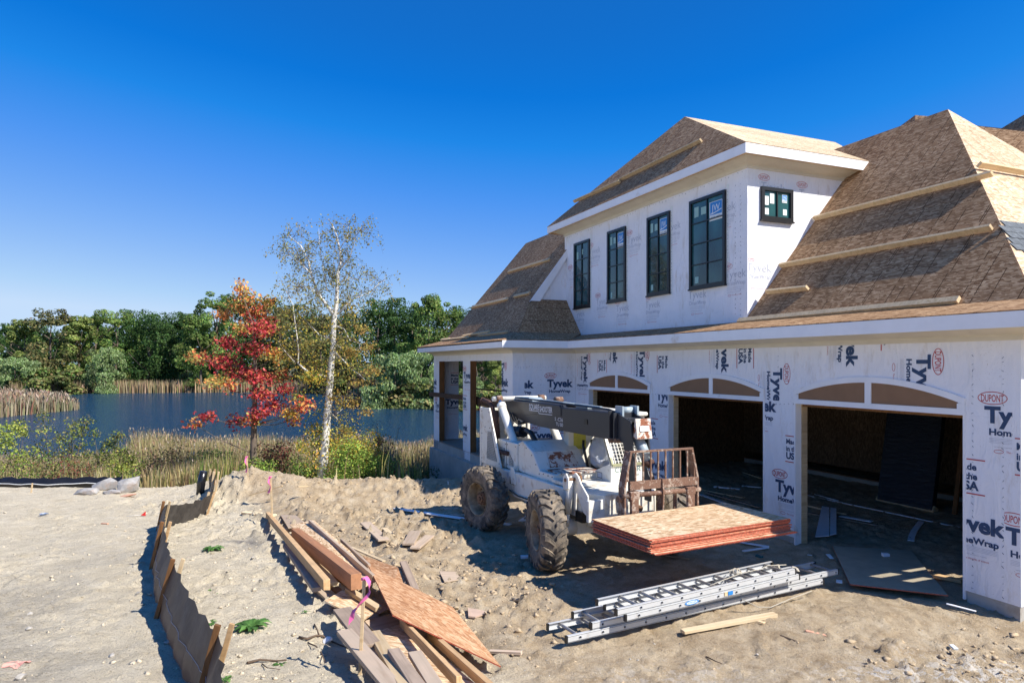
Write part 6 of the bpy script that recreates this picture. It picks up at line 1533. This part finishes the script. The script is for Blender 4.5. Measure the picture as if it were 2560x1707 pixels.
# litter and marks
Pq = q(112, 1288, 0, True); blobby((Pq.x, Pq.y, Pq.z+.03), (.12, .07, .04), 'blue_plastic', 'crumpled blue plastic litter on the left lot', 'litter', 'litter', 51, 3)
fl = empty('marker_flag', q(352, 1290, 0, True), 0, 'small red marker flag lying on the left lot', 'flag')
MB().slab([(0, 0, .02), (.09, .02, .10), (.11, -.02, .01)], .004).build('flag', M['red_flag'], fl); MB().cyl((-.25, -.1, .02), (0, 0, .03), .004, n=5).build('wire', M['white_print'], fl)
plank(q(254, 1308, .015, True), q(270, 1309, .015, True), .04, .02, 'salmon_wood', 'small red brown wood offcut on the left lot')
Pq = q(43, 1663); mb = MB(); rr = random.Random(2); vs = []
for i in range(40):
    a = i/40*6.283; r_ = .08*(1+.12*math.sin(a*5+1)+.15*rr.random()); x, y = Pq.x+math.cos(a)*r_*1.3, Pq.y+math.sin(a)*r_; vs.append(mb.bm.verts.new((x, y, g1(x, y)+.006)))
c_ = mb.bm.verts.new((Pq.x, Pq.y, g1(Pq.x, Pq.y)+.012)); [mb._f([vs[i], vs[(i+1) % 40], c_]) for i in range(40)]
tag(mb.build('paint_mark', M['salmon'], recalc=False), 'salmon pink spray paint mark on the sand at the bottom left', 'paint mark')
def root(pts, r_, label):
    P = [q(u, v, .012+.02*(i % 2), True) for i, (u, v) in enumerate(pts)]
    tag(MB().tube(P, [r_*(1-.6*i/len(P)) for i in range(len(P))], 6).build('dry_root', M['root']), label, 'root')
root([(748, 1592), (768, 1596), (790, 1588), (806, 1588), (820, 1598), (842, 1608), (872, 1620)], .014, 'forked dry root beside the white stone')
root([(786, 1560), (794, 1576), (800, 1590)], .01, 'short dry root branching up from the forked root'); root([(770, 1606), (790, 1614), (803, 1630), (812, 1652)], .008, 'thin dark root below the forked root')
root([(618, 1656), (650, 1648), (690, 1651), (716, 1649)], .012, 'straight dry root on the sandy bank'); root([(655, 1658), (668, 1668), (700, 1672)], .006, 'thin root below the straight one')
root([(1765, 1640), (1790, 1652), (1815, 1662)], .007, 'thin dark twig on the ground below the pine stud')
def weed(u, v, size, label, seed, n=26):
    Pq = q(u, v, 0, True); rng = np.random.default_rng(seed); a = rng.random(n)*6.283; rr_ = size*(.35+.75*rng.random(n)); V = []; F = []; C = []; n = int(n*1.8); a = rng.random(n)*6.283; rr_ = size*(.25+.85*rng.random(n))
    for i in range(n):
        d = np.array([math.cos(a[i]), math.sin(a[i]), .0]); s_ = np.array([-d[1], d[0], 0]); L = rr_[i]; up = np.array([0, 0, 1.]); w = L*.15; o = len(V)
        base = d*L*.2*rng.random(); c = np.array([(.09, .21, .05), (.16, .32, .08), (.07, .16, .04)][i % 3])*(.8+.4*rng.random())
        for k, (f, h, ww) in enumerate(((.0, .02, .15), (.3, .22, .8), (.55, .30, 1.15), (.8, .25, .85), (1, .12, .1))):
            j = .35*(-1)**k; V += [tuple(base+d*L*f+up*L*h-s_*w*ww*(1+j)), tuple(base+d*L*f+up*L*(h-.04)), tuple(base+d*L*f+up*L*h+s_*w*ww*(1-j))]; C += [c*.9, c*1.15, c]
        for k in range(4): b_ = o+3*k; F += [(b_, b_+1, b_+4, b_+3), (b_+1, b_+2, b_+5, b_+4)]
    ob = npmesh('weed', V, F, M['leaf'], np.array(C), True); ob.location = Pq; tag(ob, label, 'weed')
weed(630, 1568, .17, 'largest green weed on the sandy bank', 1, 40); weed(532, 1374, .15, 'green weed high on the sandy bank', 2, 26); weed(525, 1558, .08, 'small green weed left of the largest one', 3, 14)
weed(530, 1475, .05, 'tiny weed seedling left of the middle of the bank', 4, 9); weed(565, 1700, .07, 'small weed at the bottom edge beside the fence', 5, 12); weed(700, 1662, .06, 'tuft of thin weed on the bank near the straight root', 6, 10); weed(548, 1484, .035, 'faint weed sprout right of the seedling', 7, 7); weed(765, 1530, .05, 'thin upright weed above the forked root', 8, 8)

# white trim boards and offcuts around the machine
def chip(a, b, w, h, m, label, dz=.03, **k): return plank(q(*a, dz), q(*b, dz), w, h, m, label, **k)
chip((988, 1270), (1075, 1283), .13, .02, 'white_trim', 'long white trim board behind the rear wheel, left half', cat_='trim board', dz=.05); chip((1070, 1283), (1160, 1296), .12, .02, 'white_trim', 'long white trim board running under the rear wheel', cat_='trim board', dz=.05)
chip((1247, 1308), (1277, 1312), .12, .02, 'white_trim', 'short white offcut between the two right wheels', cat_='trim board'); chip((1305, 1302), (1332, 1285), .16, .02, 'white_trim', 'wide white offcut beside the front wheel', cat_='trim board')
chip((1301, 1391), (1321, 1391), .06, .045, 'white_trim', 'small white block on the ground left of the front wheel', cat_='offcut', dz=.03); chip((1125, 1268), (1150, 1290), .3, .015, 'grey_wood', 'brown board lying behind the rear wheel')
chip((1826, 1351), (1922, 1366), .06, .02, 'white_trim', 'white trim offcut right of the board stack, upper leg', cat_='trim board'); chip((1920, 1368), (1858, 1377), .06, .02, 'white_trim', 'white trim offcut right of the board stack, lower leg', cat_='trim board')
chip((1664, 1388), (1724, 1397), .05, .015, 'pine', 'pale stick on the ground under the board stack'); chip((1820, 1346), (1838, 1348), .03, .01, 'white_trim', 'small white chip near the white trim offcuts', cat_='offcut')
chip((1890, 1388), (1906, 1392), .05, .03, 'green_print', 'small teal plastic piece on the shaded ground', cat_='litter'); chip((2018, 1386), (2030, 1388), .03, .01, 'white_paper', 'white scrap in front of the garage, left of the lying sheet', cat_='litter'); chip((2070, 1385), (2080, 1396), .06, .01, 'white_paper', 'white scrap at the corner of the lying sheet', cat_='litter')
sheet([q(2081, 1366, .04), q(2278, 1378, .04), q(2370, 1490, .05), q(2125, 1462, .05)], .015, 'ply', 'dusty board sheet lying as a ramp in the nearest garage opening', edge='osb_red')
chip((2206, 1386), (2222, 1386), .07, .05, 'white_trim', 'white block on the lying sheet', cat_='offcut', dz=.08)
chip((2090, 1452), (2105, 1454), .10, .02, 'white_trim', 'white trim scrap beside the end of the ladders', cat_='offcut')
# things inside the garage
def chin(a, b, w, h, m, label, **k): return chip(a, b, w, h, m, label, dz=.02, **k)
chin((2011, 1236), (2399, 1318), .05, .02, 'white_trim', 'long thin white trim strip across the floor of the near garage bay', cat_='trim board')
chin((2011, 1229), (2095, 1251), .04, .02, 'white_trim', 'second thin white strip above the long one', cat_='trim board'); chin((2011, 1262), (2115, 1285), .05, .03, 'pine', 'tan batten on the floor behind the white board pieces')
chin((2011, 1280), (2195, 1312), .08, .02, 'grey_wood', 'grey batten on the floor of the near garage bay'); chin((2100, 1289), (2180, 1303), .12, .02, 'white_trim', 'short white board right of the upright pair', cat_='trim board')
sheet([q(2038, 1342, .04), q(2055, 1266, .04), q(2073, 1269, .05), q(2073, 1340, .05)], .015, 'white_trim', 'wide white board piece on the garage floor, left of the pair', 'trim board')
sheet([q(2075, 1338, .04), q(2076, 1269, .04), q(2091, 1272, .05), q(2091, 1335, .05)], .015, 'white_trim', 'narrow white board piece on the garage floor, right of the pair', 'trim board')
mb = MB(); c0 = [q(2303-26*math.sin(f*1.5)*1.0-0, 1303+48*f, .03) for f in (0, .25, .5, .75, 1)]; 
for a, b in zip(c0, c0[1:]): mb.beam(a, b, .10, .015)
tag(mb.build('arch_offcut', M['white_trim']), 'curved white arch offcut on the garage floor', 'offcut')
chin((2330, 1437), (2405, 1452), .10, .05, 'orange_wood', 'short yellow board lit by the sun just inside the nearest opening')
for k, (a, b, m, lb) in enumerate([((1750, 1235), (1905, 1290), 'white_trim', 'white strip across the floor of the middle garage bay'), ((1750, 1222), (1860, 1244), 'pine', 'tan batten on the floor of the middle garage bay, upper'), ((1770, 1232), (1900, 1268), 'grey_wood', 'grey plank on the floor of the middle garage bay'),
        ((1855, 1214), (1903, 1218), 'white_trim', 'short white strip deep in the middle bay'), ((1860, 1180), (1904, 1195), 'pine', 'tan plank deep in the middle bay'), ((1785, 1216), (1850, 1222), 'white_trim', 'thin pale strip deep in the middle bay')]): chin(a, b, .09, .025, m, lb)
hl = lambda t, s, z: house_pt(t, s, z)
def house_pt(t, s, z): return Vector((6.014+.92294*t-.38497*s, 9.013+.38497*t+.92294*s, z))
pk = empty('wrapped_board_pack', (0, 0, 0), 0, 'pack of dark sheets in shiny film leaning at the back of the near garage bay', 'board pack')
def leanbox(t0, s0, s1, t1, z1, th, m, name, par, z0=.02):
    mb = MB(); n = Vector((-(z1-z0), 0, t1-t0)).normalized()*th
    P = [(t0, s0, z0), (t0, s1, z0), (t1, s1, z1), (t1, s0, z1)]
    A = [Vector((p[0], p[1], p[2])) for p in P]; B = [a-n for a in A]
    mb.hexa([house_pt(*x) for x in B]+[house_pt(*x) for x in A]); return mb.build(name, M[m], par)
def film_dark():
    m, t, b = nt('dark_film'); b.inputs['Base Color'].default_value = (.006, .012, .024, 1); b.inputs['Roughness'].default_value = .10; b.inputs['Specular IOR Level'].default_value = .5
    v = coords(t, (1.5, 1.5, 6)); n = noise_(t, v, 3, 6, .7, .8); bump_(t, b, n, .55, .05)
    return m
M['dark_film'] = film_dark()
leanbox(4.6, 3.75, 5.05, 5.02, 2.55, .12, 'dark_film', 'pack', pk); leanbox(4.585, 3.72, 5.08, 4.66, .12, .14, 'pine', 'skid', pk, .0)
for k in range(5):
    s_ = 3.3-.35*k; o = leanbox(4.7, s_, s_+.09, 5.2, 2.9, .04, 'stud', 'leaning_stud', None); tag(o, ['stud leaning right beside the wrapped pack', 'second leaning stud right of the wrapped pack', 'third leaning stud right of the wrapped pack', 'fourth leaning stud near the garage side wall', 'last leaning stud nearest the garage side wall'][k], 'stud', 'studs leaning in the garage')

# ladders
def ladder(name, origin, ang, W, sects, label, pitch=(0, 0), rungs=None):
    e = empty(name, origin, ang, label, 'ladder'); e.rotation_euler = (pitch[0], pitch[1], ang)
    for (x0, x1, y0, z0, w, fx, n) in sects:
        for sg, yy in ((1, y0), (-1, y0+w)):
            mb = MB(); mb.box(x0, x1, yy-.003, yy+.003, z0+.006, z0+.069); mb.box(x0, x1, yy, yy+sg*.032, z0, z0+.006); mb.box(x0, x1, yy, yy+sg*.032, z0+.0692, z0+.075)
            r_ = mb.build('rail', M['alu'], e)
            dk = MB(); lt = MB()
            for gz_ in (.007, .064): dk.box(x0, x1, yy-sg*.003, yy-sg*.0045, z0+gz_, z0+gz_+.003)  # black strips drawn as shadow lines along the rail flanges
            for k in range(n):
                x = fx+.3048*k
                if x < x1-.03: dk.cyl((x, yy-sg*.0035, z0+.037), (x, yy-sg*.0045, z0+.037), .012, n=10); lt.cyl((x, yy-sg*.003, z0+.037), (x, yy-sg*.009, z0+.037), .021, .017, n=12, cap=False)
            dk.build('rung_end_shade_line', M['black'], r_); lt.build('rung_collar', M['alu'], r_)
            for x in (x0, x1): MB().box(x-.012, x+.012, yy-.004, yy+sg*.034, z0-.001, z0+.076).build('end_cap', M['black'], r_)
        for k in range(n):
            x = fx+.3048*k
            if x < x1-.03: MB().prismy([(x-.018, z0+.03), (x+.018, z0+.03), (x+.018, z0+.045), (x+.008, z0+.058), (x-.008, z0+.058), (x-.018, z0+.045)], y0+.003, y0+w-.003).build('rung', M['rung'], e)
    return e
LA = math.atan2(.466, .885); lz = .0
l1o = Vector((.60, 7.40, .055)); 
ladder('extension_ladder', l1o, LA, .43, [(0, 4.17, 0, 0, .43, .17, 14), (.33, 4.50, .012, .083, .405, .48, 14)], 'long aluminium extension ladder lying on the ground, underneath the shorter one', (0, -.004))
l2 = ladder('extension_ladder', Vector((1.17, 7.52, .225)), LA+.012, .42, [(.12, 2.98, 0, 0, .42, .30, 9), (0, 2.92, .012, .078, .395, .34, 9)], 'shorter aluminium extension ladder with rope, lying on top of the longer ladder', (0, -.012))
p = P2(); p.disc(.11, .0, .11, .028, 0); p.disc(.11, 0, .085, .019, 1); p.text('WERNER', .045, -.010, .022, 0, .13, .01); put_print('maker_sticker', p, (.98, -.010, .044), (1, 0, 0), (0, 0, 1), [M['blue_sticker'], M['white_paper']], l2)
p = P2(); p.rect(0, -.022, .05, .028, 1); p.rect(.06, -.022, .14, .025, 0); put_print('maker_sticker', p, (1.62, -.010, .044), (1, 0, 0), (0, 0, 1), [M['blue_sticker'], M['pine']], l2)
rr = random.Random(3); mb = MB(); pts = []
for k in range(26): a = k*.9; pts.append((2.05+.10*math.cos(a)+.012*k*.2, .22+.09*math.sin(a*1.1), .19+.015*math.sin(k*1.7)))
mb.tube(pts, .006, 5); mb.tube([(1.4, .02, .18), (1.7, .08, .185), (2.1, .15, .19), (2.4, .12, .2), (2.62, .2, .19), (2.85, .1, .19)], .006, 5); mb.build('rope', M['rope'], l2)
for x, y in ((2.86, .25), (2.98, .05)): blobby((x, y, .12), (.07, .05, .035), 'rope', None, None, 'rope_knot', int(x*10), 2, par=l2)
MB().tube([(1.9, -.02, -.06), (2.1, -.10, -.17), (2.3, -.12, -.2), (2.8, -.05, -.19), (3.2, -.02, -.18)], .006, 5).build('rope', M['rope'], l2)
chip((1706, 1578), (1938, 1535), .09, .04, 'fresh_pine', 'fresh pine stud lying in the sun in front of the ladders', dz=.035)
chip((2014, 1576), (2072, 1590), .045, .02, 'salmon_wood', 'small salmon coloured wood strip right of the pine stud'); chip((1895, 1552), (1912, 1556), .05, .012, 'pine', 'thin splinter under the right end of the pine stud'); chip((1950, 1587), (1996, 1604), .02, .012, 'root', 'thin brown stick between the pine stud and the salmon strip')
chip((2366, 1508), (2440, 1527), .03, .015, 'white_trim', 'thin white trim strip at the foot of the right garage pier', cat_='trim board'); chip((2378, 1612), (2390, 1622), .05, .02, 'white_paper', 'small white triangle scrap at the lower right', cat_='litter')
chip((1120, 1206), (1121, 1213), .02, .08, 'white_paper', 'tiny white marker on the shaded dirt mound', cat_='marker', dz=.05)
# lamp post across the water seen through the porch
lp = empty('lamp_post', (-5.45, 84, -2), 0, 'thin white pole seen through the porch opening across the water', 'pole'); MB().tube([(0, 0, 0), (.25, 0, 4.5), (.5, 0, 6.6), (.9, 0, 7.6)], [.12, .10, .07, .04], 7).build('pole', M['birch'], lp)

# clods, pebbles and wood chips scattered on the soil
def scatter(name, n, label, m, fdens, smin, smax, seed, flat=.7, colr=None):
    rng = np.random.default_rng(seed); ic = bmesh.new(); bmesh.ops.create_icosphere(ic, subdivisions=1, radius=1); BV = np.array([v.co[:] for v in ic.verts]); BF = np.array([[v.index for v in f.verts] for f in ic.faces]); ic.free()
    k = rng.random(n*6); Y = 4.5+15*rng.random(n*6)**1.35; X = (rng.random(n*6)*1.6-.8)*Y
    keep = rng.random(n*6) < fdens(X, Y); X = X[keep][:n]; Y = Y[keep][:n]; n = len(X)
    S = smin*(smax/smin)**(rng.random(n)**2.2); Z = gz(X, Y)
    V = BV[None]*(1+.5*rng.standard_normal((n, len(BV), 1)))*S[:, None, None]*np.array([1, 1, flat]); a = rng.random(n)*6.28; c, s_ = np.cos(a)[:, None], np.sin(a)[:, None]
    x = V[:, :, 0]*c*(1+.6*rng.random((n, 1)))-V[:, :, 1]*s_; y = V[:, :, 0]*s_+V[:, :, 1]*c; V = np.stack([x+X[:, None], y+Y[:, None], V[:, :, 2]+(Z+S*.2)[:, None]], -1).reshape(-1, 3)
    F = (BF[None]+(np.arange(n)*len(BV))[:, None, None]).reshape(-1, 3); tag(npmesh(name, V, F, M[m]), label, kind='stuff')
def dens(X, Y):
    toe = -.55-(Y-7.6)*.66; L = X < toe
    r_ = gauss(X, Y, -5.6, 16.6, 2.0, 1.2)+gauss(X, Y, -2.6, 12.2, 1.6, 3.0, .5)+gauss(X, Y, -.3, 9.2, 1.2, 1.6)+.9*gauss(X, Y, 5.3, 7.0, 1.6, .8)+.6*gauss(X, Y, -1, 17, 3, 1)
    return np.clip(r_*(~L)+.14*L*(X > toe-4.2)+.10+.06*(X < toe-4.2), 0, 1)
M['clod'] = mat('dirt_clod', (.47, .36, .23), .95, .3, 25, .5, 60); M['sandclod'] = mat('sand_clod', (.55, .47, .345), .95, .2, 25, .4, 60)
def inhouse(X, Y): return ((X-6.014)*.92294+(Y-9.013)*.38497 > -.1)
scatter('dirt_clods', 4200, 'brown clods of dug soil', 'clod', lambda X, Y: dens(X, Y)**2.2*(X > -.55-(Y-7.6)*.66)*(~inhouse(X, Y)), .006, .042, 5)
scatter('sand_clods', 2400, 'pale sandy clods and gravel', 'sandclod', lambda X, Y: (X < -.55-(Y-7.6)*.66)*(.25+.75*(X > -.55-(Y-7.6)*.66-3.4)), .005, .026, 6)
scatter('gravel', 900, 'mixed grey pebbles', 'pebble', lambda X, Y: (.25+.3*gauss(X, Y, 5, 7, 2, 1))*(~inhouse(X, Y)), .004, .014, 7)
